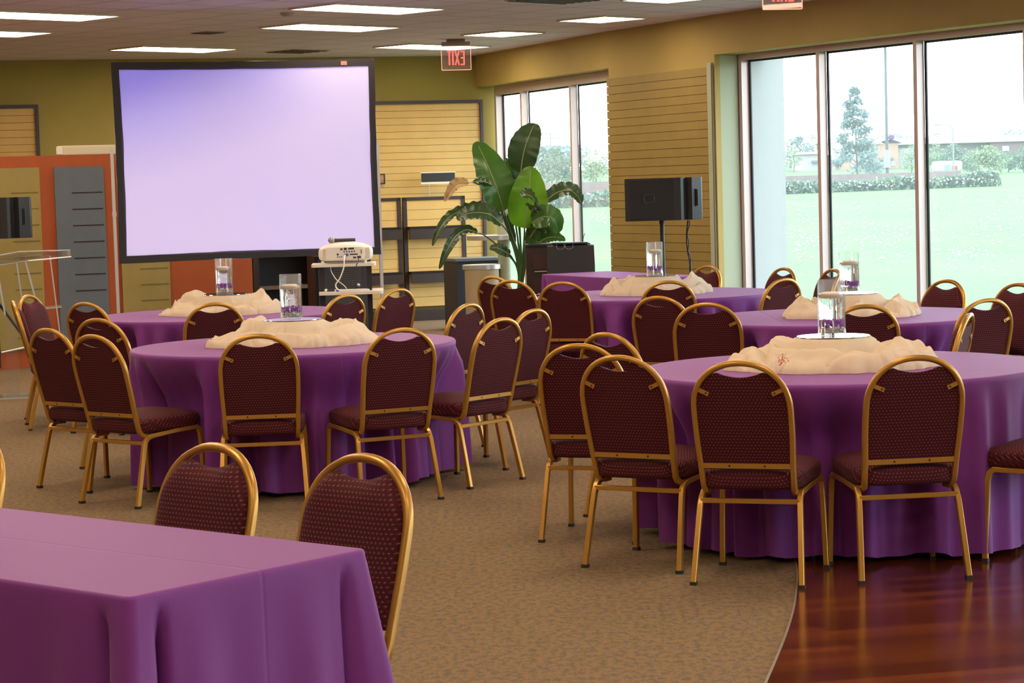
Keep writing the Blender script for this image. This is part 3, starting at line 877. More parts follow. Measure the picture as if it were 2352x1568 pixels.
CH = [
 ('FR', .998, 9.22, -19.5, 'chair with its back turned, squarely before the nearest round table, at the carpet edge'),
 ('FR', 1.560, 9.243, 7, 'chair with its back turned, both rear feet on the wood floor'),
 ('FR', .601, 9.658, -30, 'turned-away chair on carpet, next to the one at the wood edge'),
 ('FR', .397, 10.430, -18, 'chair at the nearest round table partly hidden behind another, beside the open aisle'),
 ('FR', .675, 11.031, -45, 'chair whose arched top alone shows behind two others at the nearest round table'),
 ('FR', 2.027, 11.583, 69, 'chair seen nearly edge-on at the far right side of the nearest round table'),
 ('FR', 2.27, 9.50, 62, 'chair cut by the right picture edge, only its seat front and one leg showing'),
 ('FL', -1.315, 11.803, 4, 'chair seen straight from behind, at the table before the projector cart'),
 ('FL', -.705, 11.912, 26, 'turned-away chair right of the straight one, before the projector cart'),
 ('FL', -.297, 12.478, 50, 'chair standing sideways at the aisle end of the projector-side table, all four feet visible'),
 ('FL', -.122, 13.246, 53, 'chair directly behind the sideways aisle chair, half hidden by it'),
 ('FL', -.522, 14.074, 56, 'chair showing its bluish back between the table edge and the sideways aisle chair'),
 ('FL', -1.997, 12.094, -39, 'chair with a wide seat showing, nearest of the cluster at the left table end'),
 ('FL', -2.366, 12.779, -41, 'chair behind and left of the wide-seat one, its rear foot alone on open carpet'),
 ('FL', -2.295, 13.684, -30, 'chair back squeezed between two others at the left end of the projector-side table'),
 ('BL', -1.048, 16.431, 50, 'tilted bluish chair back standing before the slatted shelf unit, right of the projector cart'),
 ('BL', -1.361, 15.763, 47, 'bluish chair back directly below the projector cart shelves'),
 ('BL', -2.047, 15.214, 17, 'dark chair back showing above the table edge, left of the vase nearest the projector'),
 ('BL', -2.745, 15.750, -32, 'chair back in front of the blue-grey board beside the screen'),
 ('BL', -3.235, 16.19, -75, 'chair in profile beside the clear lectern, dark side of its back showing'),
 ('BL', -3.314, 16.876, -107, 'chair in profile beside the lectern whose pinkish front fabric shows'),
 ('MR', 1.930, 12.819, 5, 'dark chair back right behind the nearest vase'),
 ('MR', 2.542, 13.027, 27, 'chair back at the right end of the middle window table, overlapping a front-facing one'),
 ('MR', 2.961, 14.212, 122, 'front-facing leaning chair at the right picture edge near the window sill'),
 ('MR', 2.655, 14.945, 124, 'front-facing chair before the second mullion, behind the ivory gauze'),
 ('MR', 1.077, 14.340, -30, 'chair back, left one of the pair at the middle table\'s left end'),
 ('MR', 1.203, 13.460, -12, 'chair back, right one of the pair at the middle table\'s left end'),
 ('BR', 1.108, 16.50, 4, 'chair pushed fully in below the vase in front of the speaker pole'),
 ('BR', 1.735, 16.262, 40, 'bluish chair back before the outer pier, right end of the speaker table'),
 ('BR', 1.888, 17.759, 118, 'slanted front-facing chair top just above the bluish back by the window'),
 ('BR', 2.188, 17.264, 112, 'small slanted chair top in front of the first window mullion'),
 ('BR', 2.118, 16.679, 72, 'chair rim caught by daylight just behind the two vases by the window'),
 ('BR', 1.385, 18.60, 126, 'front-facing chair against the foot of the slatted pier'),
 ('BR', .490, 16.80, -20, 'whole wide chair back in front of the long buffet table cloth'),
 ('BR', .166, 17.346, -30, 'chair back standing in front of the potted plant stems'),
 ('BR', .084, 18.114, -44, 'rearmost chair back left of the plant stems, half covered by its neighbour'),
 ('RT', -.62, 5.90, 139.3, 'front-facing chair with dotted fabric at the corner end of the rectangular table'),
 ('RT', -1.075, 6.27, 139.3, 'front-facing dotted chair in the middle of the rectangular table side'),
 ('RT', -1.93, 6.90, 139.3, 'chair at the left picture edge of which only a gold rim shows'),
]
for i, (tb, x, y, a, lab) in enumerate(CH):
    lab = 'burgundy ' + lab if 'burgundy' not in lab else lab
    if i == 0:
        chair0.location = (x, y, 0); chair0.rotation_euler = (0, 0, math.radians(a)); chair0['label'] = lab; chair0['group'] = GRP[tb]
    else: dup(chair0, (x, y, 0), math.radians(a), lab, GRP[tb])

# ------------------------------------------------------------------ round tables, cloths, gauze, mirrors, vases
def round_cloth(cx, cy, seed, chairs):
    R = random.Random(seed); mb = MB(); nt_ = 480
    ph = [R.uniform(0, 6.28) for _ in range(6)]
    ns = [17, 24, 31, 37, 21, 9]; am = [.30, .36, .36, .26, .30, .26]
    def fold(a):
        f = sum(k*math.cos(n*a+p+.5*math.sin(3*a+p)) for n, k, p in zip(ns, am, ph))
        return math.copysign(abs(f)**.75, f)
    zs = [.770, .7695, .766, .758, .745, .72, .68, .63, .58, .53, .48, .42, .36, .30, .24, .18, .12, .07, .03]
    rs = [.0, .912, .917, .920, .9215]
    ring = []
    radii_top = [.25, .5, .7, .85, .9]
    vs, fs = [(0, 0, .770)], []
    def put(a, r, z): vs.append((r*math.cos(a), r*math.sin(a), z))
    rows = [('t', r) for r in radii_top] + [('e', .912, .7698), ('e', .9165, .767), ('e', .9195, .7615)] + [('d', z) for z in zs[3:]]
    for row in rows:
        for k in range(nt_):
            a = 2*PI*k/nt_
            if row[0] == 't': put(a, row[1], .770)
            elif row[0] == 'e': put(a, row[1], row[2])
            else:
                z = row[1]; dz = (.758-z)/.73
                amp = .062*smooth01(0, .22, dz)*(.5+.5*dz)
                r = .9215+.012*dz
                # give way to chairs that stand under the table edge
                for (ox, oy, ang) in chairs:
                    c, s = math.cos(ang), math.sin(ang)
                    px, py = r*math.cos(a)-ox, r*math.sin(a)-oy
                    lx, ly = c*px+s*py, -s*px+c*py
                    if abs(lx) < .36 and -.5 < ly < .32:
                        wgt = smooth01(.35, .235, abs(lx))*smooth01(.755, .47, z)
                        dy = -s*math.cos(a)+c*math.sin(a)
                        if wgt > 0 and dy < -.15: r = max(.50, r-min(.13, max(0, (ly-.30)/dy))*wgt)
                r += amp*fold(a)
                zz = z if z > .1 else z+.012*fold(a+.02)*smooth01(.1, .03, z)
                put(a, r, zz)
    for k in range(nt_): fs.append((0, 1+k, 1+(k+1) % nt_))
    for j in range(len(rows)-1):
        for k in range(nt_):
            a, b = 1+j*nt_+k, 1+j*nt_+(k+1) % nt_
            fs.append((a, a+nt_, b+nt_, b))
    mb.add(vs, fs); return mb
def folding_table(cx, cy, label, rot):
    t = thing('folding_table', label, 'table', (cx, cy, 0), rot, 'round folding tables under the cloths')
    mb = MB(); mb.lathe([(0, .728), (.885, .728), (.895, .735), (.895, .757), (.888, .764), (0, .764)], 64); mb.build('tabletop', M['creamlam'], t)
    for sx in (-1, 1):
        for sy in (-1, 1):
            mb = MB(); mb.tube([(sx*.42, sy*.34, 0), (sx*.40, sy*.32, .728)], .014, 8); mb.build('leg', M['alu'], t)
        mb = MB(); mb.tube([(sx*.418, -.338, .1), (sx*.418, .338, .1)], .011, 8); mb.build('brace', M['alu'], t)
def gauze_mesh(seed, rx, ry, humps):
    R = random.Random(seed); mb = MB(); nr, na = 62, 260
    ox = R.uniform(-50, 50)
    def fn(u, v):
        a = 2*PI*u
        ca, sa = math.cos(a), math.sin(a)
        Rr = 1/math.sqrt((ca/rx)**2+(sa/ry)**2)
        Rr *= 1.02+.13*nz(ca*1.3+ox, sa*1.3, 1)+.07*nz(ca*3.2+ox, sa*3.2, 7)-.035*math.exp(-(nz(ca*4+ox, sa*4, 23)/.1)**2)
        rho = v; r = rho*Rr
        x, y = r*ca, r*sa
        w1 = nz(x*3+ox, y*3, 11); w2 = nz(x*3+ox, y*3+9, 17)
        q1 = nz(ca*.9+ox+w1*.25, sa*.9, r*7.0+.8*w2)
        t = ox*7+.9*a*(1 if ca > 0 else -1)*0+1.1*nz(x*1.6+ox, y*1.6, 33)
        ux, uy = x*math.cos(t)+y*math.sin(t), -x*math.sin(t)+y*math.cos(t)
        q2 = nz(ux*1.7+ox+.5*w2, uy*6.5+.8*w1, 9.3)
        q3 = nz(uy*3+ox+.6*w1, ux*9+.8*w2, 5.5)
        f1 = math.exp(-(q1/.16)**2); f2 = 1-math.exp(-abs(q2)/.16); f3 = math.exp(-(q3/.12)**2)
        body = .022+.044*f1+.050*f2*(.45+.55*rho)+.016*f3*rho
        hump = 0
        for (ha, hr, hs, hh) in humps:
            hx, hy = hr*math.cos(ha), hr*math.sin(ha)
            hump += hh*math.exp(-((x-hx)**2+(y-hy)**2)/(2*hs*hs))
        h = body+hump
        pl = smooth01(.235, .165, r)
        h = h*(1-pl)+.134*pl
        if r < .175: h = .134
        edge = (1-rho**5)**.45 if rho < 1 else 0
        x += .012*nz(x*6, y*6, ox+40)*rho; y += .012*nz(x*6, y*6, ox+60)*rho
        return (x, y, max(.002, h*edge))
    vs = [(0, 0, .134)]; 
    vv = [(i/nr)**.9 for i in range(1, nr+1)]
    vv = [1-(1-t)**1.25 for t in [i/nr for i in range(1, nr+1)]]
    fs = []
    for v in vv:
        for k in range(na): vs.append(fn(k/na, v))
    for k in range(na): fs.append((0, 1+k, 1+(k+1) % na))
    for j in range(nr-1):
        for k in range(na):
            a, b = 1+j*na+k, 1+j*na+(k+1) % na
            fs.append((a, a+na, b+na, b))
    mb.add(vs, fs); return mb
def vase(cx, cy, z, label, lab2, seed, cand=(0, 0), lab3='', lab4=''):
    R = random.Random(seed)
    t = thing('cylinder_vase', label, 'vase', (cx, cy, z), group='vases on the round tables')
    ro, ri, h = .0625, .0590, .255
    mb = MB(); mb.lathe([(0, 0), (ro-.003, 0), (ro, .003), (ro, h-.001), (ro-.0015, h), (ri+.001, h), (ri, h-.001), (ri, .016), (ri-.003, .013), (0, .013)], 48)
    mb.build('glass', M['vaseglass'], t, 50)
    mb = MB(); mb.lathe([(0, .0135), (ri-.003, .0135), (ri-.0006, .017), (ri-.0006, .190), (0, .190)], 48); mb.build('water', M['water'], t, 40)
    def beads(n, z0, z1, r0, name, m, lab):
        mb = MB()
        for i in range(n):
            a = R.uniform(0, 6.28); rr = (ri-r0-.002)*math.sqrt(R.uniform(.45 if i % 3 else .05, 1))
            mb.ball((rr*math.cos(a), rr*math.sin(a), R.uniform(z0, z1)+R.choice((0, 0, .004))), r0*R.uniform(.8, 1.1), 7, 5)
        o = mb.build(name, m, None, 60, (cx, cy, z)); tag(o, lab, 'beads', kind='stuff')
    beads(150, .020, .036, .0062, 'clear_beads', M['beadclear'], lab3)
    beads(90, .046, .072, .0070, 'purple_beads', M['beadpurple'], lab4)
    c = thing('floating_candle', lab2, 'candle', (cx+cand[0], cy+cand[1], z+.170), group='floating candles in the vases')
    mb = MB(); mb.lathe([(0, 0), (.030, .0), (.038, .004), (.0425, .013), (.0425, .022), (.040, .026), (.030, .028), (0, .027)], 32); mb.build('wax', M['candle'], c, 50)
    mb = MB(); mb.tube([(0, 0, .026), (.001, 0, .040)], .0009, 5); mb.build('wick', M['wick'], c)
WHERE = {'FR': 'the nearest round table', 'FL': 'the table before the projector cart', 'BL': 'the table under the screen', 'MR': 'the middle table by the windows', 'BR': 'the table in front of the speaker'}
GZ = {'FR': (.465, .43, ((2.7, .27, .09, .05), (1.6, .30, .08, .04), (.25, .36, .06, .06), (-.1, .27, .06, .03))),
      'FL': (.475, .42, ((2.9, .28, .07, .05), (2.3, .30, .06, .05), (.3, .34, .10, .04))),
      'BL': (.44, .40, ((2.7, .27, .09, .075), (.5, .25, .08, .085), (0, .35, .09, .02))),
      'MR': (.425, .40, ((2.9, .27, .09, .06), (.2, .34, .07, .06))),
      'BR': (.40, .38, ((2.9, .27, .09, .06), (.3, .30, .07, .09), (.0, .36, .06, .03)))}
VX = {'FR': (-.025, 0), 'FL': (0, 0), 'BL': (.05, 0), 'MR': (.035, 0), 'BR': (0, 0)}
for i, (k, (cx, cy)) in enumerate(TAB.items()):
    near = [(x-cx, y-cy, math.radians(a)) for (tb, x, y, a, _) in CH if math.hypot(x-cx, y-cy) < 1.75 and 'only its seat front' not in _]
    folding_table(cx, cy, 'round folding table under the purple cloth, ' + WHERE[k], .5+i)
    o = round_cloth(cx, cy, 40+i, near).build('tablecloth', M['purple'], None, 60, (cx, cy, 0))
    tag(o, 'purple cloth hanging in folds from ' + WHERE[k], 'tablecloth', 'purple cloths on the round tables')
    rx, ry, hp = GZ[k]; vx, vy = VX[k]
    o = gauze_mesh(70+i, rx, ry, hp).build('gauze_drape', M['gauze'], None, 80, (cx+vx, cy+vy, .7705))
    tag(o, 'crumpled ivory gauze heaped around the mirror on ' + WHERE[k], 'gauze', 'gauze heaps on the round tables')
    zm = .7705+.1345
    mb = MB(); mb.lathe([(0, 0), (.163, 0), (.166, .0015), (.166, .0035), (.164, .005), (0, .005)], 64)
    o = mb.build('mirror_plate', M['mirror'], None, 30, (cx+vx, cy+vy, zm)); tag(o, 'round mirror plate under the vase on ' + WHERE[k], 'mirror', 'round mirrors under the vases')
    vase(cx+vx-.005, cy+vy, zm+.0052, 'clear cylinder vase of water on ' + WHERE[k], 'ivory floating candle in the vase on ' + WHERE[k], 90+i,
         {'FR': (-.004, 0), 'FL': (-.006, .0), 'BL': (-.013, 0), 'MR': (.002, 0), 'BR': (.008, 0)}[k],
         'clear beads at the bottom of the vase on ' + WHERE[k], 'purple beads in the vase on ' + WHERE[k])
p = at(1793, 830, 9.90)
mb = MB(); mb.box((0, 0, 0), (.052, .003, .068))
for i in range(26):
    mb.box((RNG.gauss(.004, .009), -.002, RNG.gauss(.002, .014)), (.006, .001, .005), 1, Matrix.Rotation(RNG.uniform(0, 3), 3, 'Y'))
o = mb.build('favour_card', [M['gauzecard'], mat('orange_print', (.75, .22, .07), .6)], None, 0, p, .15); tag(o, 'small clear card with orange flecks against the gauze on the nearest round table', 'card')

# ------------------------------------------------------------------ rectangular tables
def rect_table(name, label, cloth_label, c, ang, L, W, seed, m, flare=.17, group=None, drop=.03, chairs=()):
    t = thing(name, label, 'table', c, ang)
    mb = MB(); mb.box2((-L/2+.015, -W/2+.015, .725), (L/2-.015, W/2-.015, .760)); mb.build('tabletop', M['creamlam'], t, 0)
    for sx in (-1, 1):
        for sy in (-1, 1):
            q = MB(); q.tube([(sx*(L/2-.25), sy*(W/2-.1), 0), (sx*(L/2-.25), sy*(W/2-.1), .725)], .015, 8); q.build('leg', M['alu'], t)
    R = random.Random(seed)
    # perimeter of a rounded rectangle, finely sampled near the corners
    rc = .025; per = []
    a, b = L/2, W/2
    def side(p, q, n):
        for i in range(n):
            s = i/n; s = .5-.5*math.cos(PI*s); per.append(((p[0]+(q[0]-p[0])*s, p[1]+(q[1]-p[1])*s), None))
    cs = [(a-rc, b-rc, 0), (-a+rc, b-rc, 90), (-a+rc, -b+rc, 180), (a-rc, -b+rc, 270)]
    P = []
    for k, (x, y, a0) in enumerate(cs):
        for i in range(13):
            an = math.radians(a0+90*i/12); P.append((x+rc*math.cos(an), y+rc*math.sin(an), math.cos(an), math.sin(an)))
        x2, y2, a2 = cs[(k+1) % 4]; an = math.radians(a0+90); nx, ny = math.cos(an), math.sin(an)
        p0 = (x+rc*nx, y+rc*ny); p1 = (x2+rc*nx, y2+rc*ny); n = 70 if k % 2 == 0 else 46
        for i in range(1, n):
            s = .5-.5*math.cos(PI*i/n); P.append((p0[0]+(p1[0]-p0[0])*s, p0[1]+(p1[1]-p0[1])*s, nx, ny))
    nP_ = len(P); corners = [(a, b), (-a, b), (-a, -b), (a, -b)]
    zs = [.771, .7708, .768, .762, .752, .735, .70, .65, .6, .54, .48, .42, .36, .3, .24, .18, .12, .07, drop]
    vs, fs = [], []
    for j, z in enumerate(zs):
        for (x, y, nx, ny) in P:
            dcs = sorted((math.hypot(x-u, y-v), u, v) for u, v in corners)
            d, u, v = dcs[0]
            dz = max(0, .752-z)
            if j < 2: ins = .010 if j == 0 else .006; vs.append((x-nx*ins, y-ny*ins, z)); continue
            ins = {2: .002, 3: .0, 4: -.001}.get(j, -.002)
            out = flare*dz*math.exp(-(d/.085)**2)                        # corner cone
            out += .055*dz*math.cos((d-.20)*26)*math.exp(-((d-.2)/.13)**2)
            g = math.exp(-((d-.085)/.013)**2)*smooth01(.0, .10, dz)
            out -= .05*g                                                # the tuck beside the corner
            out += .012*dz*nz(x*3.1+seed, y*3.1, 2)+.02*dz
            # spread the corner along its diagonal
            gx, gy = (u, v); dl = math.hypot(1, 1); cx_, cy_ = math.copysign(1, u)/dl, math.copysign(1, v)/dl
            w = math.exp(-(d/.09)**2)
            dx, dy = nx*(1-w)+cx_*w, ny*(1-w)+cy_*w
            vx_, vy_ = x+dx*out-nx*ins, y+dy*out-ny*ins
            for (ox, oy, an2) in chairs:
                cc, ss = math.cos(an2), math.sin(an2)
                lx, ly = cc*(vx_-ox)+ss*(vy_-oy), -ss*(vx_-ox)+cc*(vy_-oy)
                if abs(lx) < .34 and -.4 < ly < .30:
                    k2 = (.30-ly)*smooth01(.34, .24, abs(lx))*smooth01(.74, .5, z)
                    vx_ -= ss*k2; vy_ += cc*k2
            vs.append((vx_, vy_, z))
    for j in range(len(zs)-1):
        for k in range(nP_):
            q, r = j*nP_+k, j*nP_+(k+1) % nP_
            fs.append((q, r, r+nP_, q+nP_))
    fs.append(tuple(reversed(range(nP_))))
    mb = MB(); mb.add(vs, fs)
    o = mb.build('tablecloth', m, None, 70, c, ang); tag(o, cloth_label, 'tablecloth')
    return o
# near table: far long edge runs from (-.363,5.41) toward the back left
u = Vector((-.763, .646, 0)); wv = Vector((-.646, -.763, 0))
corner = Vector((-.36, 5.415, 0))
c = corner + u*1.22 + wv*.375
rect_table('banquet_table', 'long rectangular folding table closest to the viewer, under a purple cloth', 'purple cloth on the rectangular table closest to the viewer', (c.x, c.y, 0), math.atan2(u.y, u.x), 2.44, .75, 3, M['purplerect'],
    chairs=[(lambda q: (q.x, q.y, math.radians(a_)-math.atan2(u.y, u.x)))(Matrix.Rotation(-math.atan2(u.y, u.x), 3, 'Z') @ Vector((x_-c.x, y_-c.y, 0))) for (tb_, x_, y_, a_, _l) in CH if tb_ == 'RT'])
u = Vector((.428, -.904, 0)); wv = Vector((.904, .428, 0)); corner = Vector((.30, 21.56, 0)); c = corner + u*.92 + wv*.36
rect_table('buffet_table', 'long folding table along the window wall, under a purple cloth', 'purple cloth on the long table along the window wall below the black box', (c.x, c.y, 0), math.atan2(u.y, u.x), 1.86, .72, 5, M['purplerect'], .03)
# ------------------------------------------------------------------ projection screen
a0 = at(274, 604, 20.0); a1 = at(875, 584, 20.57)
sa = math.atan2(a1.y-a0.y, a1.x-a0.x); SW = math.hypot(a1.x-a0.x, a1.y-a0.y)
SB, ST = 1.035, 2.805
scr = thing('projection_screen', 'large free-standing projection screen with black fabric border', 'projection screen', (a0.x, a0.y, 0), sa)
bw_ = .068
mb = MB()
def wav(x, z): return .006*nz(x*5, z*5, 3)
outer = []; 
def ringpt(i, n, off):
    pass
# border as four slightly slack strips
def bstrip(p, q, r, s, n=24):
    """quad strip p->q on the outside, s->r on the inside"""
    vs = []
    for i in range(n+1):
        t = i/n
        o = Vector(p).lerp(Vector(q), t); k = Vector(s).lerp(Vector(r), t)
        for v in (o, k):
            w = wav(v.x, v.z); sag = math.sin(PI*t)
            d = (k-o).normalized()
            vs.append((v.x+d.x*(w+.010*sag), v.y-.004+w*.5, v.z+d.z*(w+.010*sag)))
    mb.add(vs, [(2*i, 2*i+1, 2*i+3, 2*i+2) for i in range(n)])
iL, iR, iB, iT = bw_, SW-bw_+.01, SB+bw_, ST-bw_
bstrip((0, 0, ST), (SW, 0, ST), (iR, 0, iT), (iL, 0, iT)); bstrip((SW, 0, ST), (SW, 0, SB), (iR, 0, iB), (iR, 0, iT))
bstrip((SW, 0, SB), (0, 0, SB), (iL, 0, iB), (iR, 0, iB)); bstrip((0, 0, SB), (0, 0, ST), (iL, 0, iT), (iL, 0, iB))
mb.build('border', mat('black_border', (.018, .015, .02), .7), scr, 60)
mb = MB(); mb.box2((iL-.03, .002, iB-.03), (iR+.03, .006, iT+.03)); mb.build('surface', mat('screen_grey_white', (.40, .40, .42), .8), scr, 0)
mb = MB()
for z in (SB+.02, ST-.02): mb.box2((.01, .010, z-.012), (SW-.01, .034, z+.012))
for x in (.02, SW-.02): mb.box2((x-.012, .010, SB), (x+.012, .034, ST))
mb.build('tube_frame', M['alu'], scr, 0)
for x in (-.024, SW+.004):
    mb = MB(); mb.box2((x-.014, .012, .03), (x+.014, .040, SB+1.02)); 
    mb.box2((x-.018, .008, SB+.42), (x+.018, .044, SB+.46)); l = mb.build('leg', M['alu'], scr, 0)
    mb = MB(); mb.box2((x-.02, -.35, 0), (x+.02, .55, .03)); mb.build('foot', M['alu'], l, 0)
mb = MB(); mb.box2((SW-.31, -.012, ST-.058), (SW-.255, -.008, ST-.022)); mb.build('label_patch', mat('pinkish_patch', (.42, .18, .19), .6), scr, 0)

# ------------------------------------------------------------------ orange display partition and shelf behind the screen
OB = Vector((-4.74, 21.8, 0))
par = thing('display_partition', 'orange display partition with slotted boards behind the lectern and screen', 'partition', OB, BANG)
mb = MB(); mb.box2((-1.9, .0, 0), (2.30, .10, 2.042)); mb.build('back_panel', M['orange'], par, 0)
def slotboard(name, x0, x1, z0, z1, m, slots, sm, xs0, y=-.035):
    mb = MB(); mb.box2((x0, y, z0), (x1, -.002, z1)); b = mb.build(name, m, par, 0)
    mb = MB()
    for z in slots: mb.box2((xs0, y-.003, z-.006), (x1-.02, y-.0005, z+.006))
    mb.build('slots', sm, b, 0); return b
slotboard('olive_board', -.62, .245, .185, 1.93, M['olive'], [1.69-.155*i for i in range(10)], M['oliveslot'], -.03)
slotboard('blue_board', .385, .862, .185, 1.928, M['bluegrey'], [1.675-.158*i for i in range(7)], M['slot'], .545)
slotboard('olive_board', 1.0, 1.47, .185, 1.93, M['olive'], [1.69-.155*i for i in range(10)], M['oliveslot'], 1.18)
wb = thing('white_box', 'long low white box lying on top of the orange partition', 'box', OB+EB*.43, BANG)
mb = MB(); mb.rbox((.32, .05, 2.0421+.045), (.64, .085, .09), 14, 6); mb.build('body', mat('cream_box', (.66, .56, .42), .6), wb, 30)
mb = MB(); mb.box2((.0, .004, 2.05), (.05, .006, 2.125)); mb.build('end_label', M['white'], wb, 0)
sh = thing('shelf_unit', 'dark shelf unit standing under the right part of the screen', 'shelf unit', OB+EB*2.31-NB*.0, BANG)
for x in (0, .66):
    mb = MB(); mb.box2((x, 0, 0), (x+.06, .4, 1.5)); mb.build('side_panel', M['darkwood'], sh, 0)
mb = MB(); mb.box2((.06, .36, 0), (.66, .4, 1.5)); mb.build('back_panel', M['charcoal'], sh, 0)
for z in (.10, .38, .655, .98):
    mb = MB(); mb.box2((.06, .0, z), (.66, .36, z+.035)); mb.build('shelf', mat('shelf_brown', (.14, .09, .065), .5) if z == .10 else bpy.data.materials['shelf_brown'], sh, 0)
cb = thing('steel_cabinet', 'dark steel cabinet with a perforated door behind the projector cart', 'cabinet', at(722, 600, 21.0)*1.0, sa)
cb.location.z = 0
mb = MB(); mb.box2((0, .0, 0), (.53, .45, 1.02)); mb.build('body', M['blackmetal'], cb, 0)
mb = MB(); mb.box2((.03, -.014, .08), (.50, -.001, .99)); d = mb.build('door', M['charcoal'], cb, 0)
mb = MB()
for i in range(16):
    for j in range(30):
        x = .18+.016*i+(j % 2)*.008; mb.box2((x-.0035, -.0165, .32+j*.020), (x+.0035, -.0142, .327+j*.020))
mb.build('perforations', mat('perf_light', (.16, .13, .11), .5), d, 0)
mb = MB(); mb.ball((.40, -.03, .74), .018, 10, 6); mb.build('knob', M['alu'], d)

# ------------------------------------------------------------------ back wall furniture
def slat_panel(name, label, s0, s1, z0, z1, off=.02, right_frame=True):
    t = thing(name, label, 'wall panel', AB+EB*s0+NB*off, BANG, group='framed slatwall panels on the back wall')
    w = s1-s0
    mb = MB(); mb.box2((0, .0, z0), (w, .012, z1)); mb.build('backing', M['slatback'], t, 0)
    mb = MB(); z = z1
    while z > z0+.01:
        mb.box2((0, -.018, max(z0, z-.0815)), (w, -.001, z)); z -= .0855
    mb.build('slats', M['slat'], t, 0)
    mb = MB(); mb.box2((-.03, -.055, z1), (w+.035, .01, z1+.04)); mb.box2((w, -.055, z0), (w+.035, .01, z1)); mb.box2((-.03, -.055, z0), (0, .01, z1))
    mb.build('frame', M['navyframe'], t, 0)
    return t
slat_panel('framed_slatwall', 'yellow framed slatwall panel high on the green wall above the orange partition', -1.6, .37, .8, 2.69)
slat_panel('framed_slatwall', 'large yellow framed slatwall panel on the green wall right of the screen', 3.4, 5.86, .12, 2.66)
def gondola(label, s0, s1):
    t = thing('slatted_shelf', label, 'shelf', AB+EB*s0+NB*.37, BANG, group='dark framed slatted shelves before the back wall')
    w = s1-s0
    mb = MB(); mb.box2((.03, .02, .14), (w-.03, .035, 1.47)); mb.build('backing', M['slatback'], t, 0)
    mb = MB(); z = 1.47
    while z > .2:
        mb.box2((.03, .004, z-.115), (w-.03, .019, z)); z -= .119
    mb.build('slats', M['slat'], t, 0)
    for x in (0, w-.05):
        mb = MB(); mb.box2((x, -.01, 0), (x+.05, .04, 1.51)); mb.build('post', M['darkwood'], t, 0)
    mb = MB(); mb.box2((0, -.01, 1.47), (w, .04, 1.51)); mb.build('top_rail', M['darkwood'], t, 0)
    for z0, z1 in ((1.0, 1.15), (.46, .60)):
        mb = MB(); mb.box2((.04, -.14, z1-.03), (w-.04, .005, z1)); mb.box2((.04, -.14, z0), (w-.04, -.12, z1)); mb.build('shelf_bin', M['darkwood'], t, 0)
    mb = MB(); mb.box2((-.01, -.2, 0), (w, .04, .14)); mb.build('base', M['darkwood'], t, 0)
    return t
gondola('narrow dark framed slatted shelf half hidden by the screen edge', 3.75, 4.70)
gondola('dark framed slatted shelf with two black bins, right of the screen', 4.725, 5.525)
sg = thing('sign_holder', 'black rectangular sign on thin wires above the slatted shelf', 'sign', AB+EB*4.99+NB*.33, BANG)
mb = MB(); mb.box2((0, 0, 1.69), (.43, .015, 1.80)); mb.build('plate', M['black'], sg, 0)
mb = MB(); mb.box2((-.01, .0, 1.80), (.44, .016, 1.812)); mb.box2((-.01, .0, 1.665), (.44, .016, 1.69)); mb.build('rim', M['creamlam'], sg, 0)
mb = MB()
for x in (.10, .34): mb.tube([(x, .008, 1.505), (x, .008, 1.67)], .004, 6)
mb.build('wires', M['alu'], sg)
sm_ = thing('small_sign', 'small framed picture at the screen edge above the narrow slatted shelf', 'picture', AB+EB*4.40+NB*.10, BANG)
mb = MB(); mb.box2((0, 0, 1.68), (.19, .015, 1.81)); mb.build('frame', M['darkwood'], sm_, 0)
mb = MB(); mb.box2((.02, -.003, 1.695), (.17, 0, 1.795)); mb.build('print', mat('picture_print', (.35, .17, .09), .5, var=.6, vscale=14), sm_, 0)
# tiered column display
td = thing('tiered_display', 'white round tiered display column behind the potted plant', 'display stand', (-.12, 25.0, 0))
mb = MB(); mb.lathe([(0, 0), (.07, 0), (.07, 1.36), (0, 1.36)], 32, (.06, .05, 0)); mb.build('column', M['wallpale'], td)
for (x, z, r) in ((.06, 1.32, .15), (-.06, 1.03, .28), (-.19, .71, .21)):
    mb = MB(); mb.lathe([(0, z), (r, z), (r, z+.05), (0, z+.05)], 40, (x, 0, 0)); mb.lathe([(r+.001, z+.001), (r+.004, z+.001), (r+.004, z+.049), (r+.001, z+.049)], 40, (x, 0, 0), 1, True)
    mb.build('tier', [M['paperwhite'], M['alu']], td, 30)
mb = MB(); mb.lathe([(0, 0), (.19, 0), (.19, .71), (0, .71)], 32, (-.19, -.02, 0)); mb.build('drum', mat('drum_beige', (.42, .33, .2), .6), td)
nb_ = thing('low_counter', 'low dark navy counter between the slatted shelf and the round display', 'counter', (-.60, 25.6, 0), BANG)
mb = MB(); mb.box2((0, 0, 0), (.55, .5, .78)); mb.build('body', M['navy'], nb_, 0)
mb = MB(); mb.box2((-.02, -.03, .78), (.57, .5, .81)); mb.build('top', mat('counter_top', (.12, .15, .17), .4), nb_, 0)

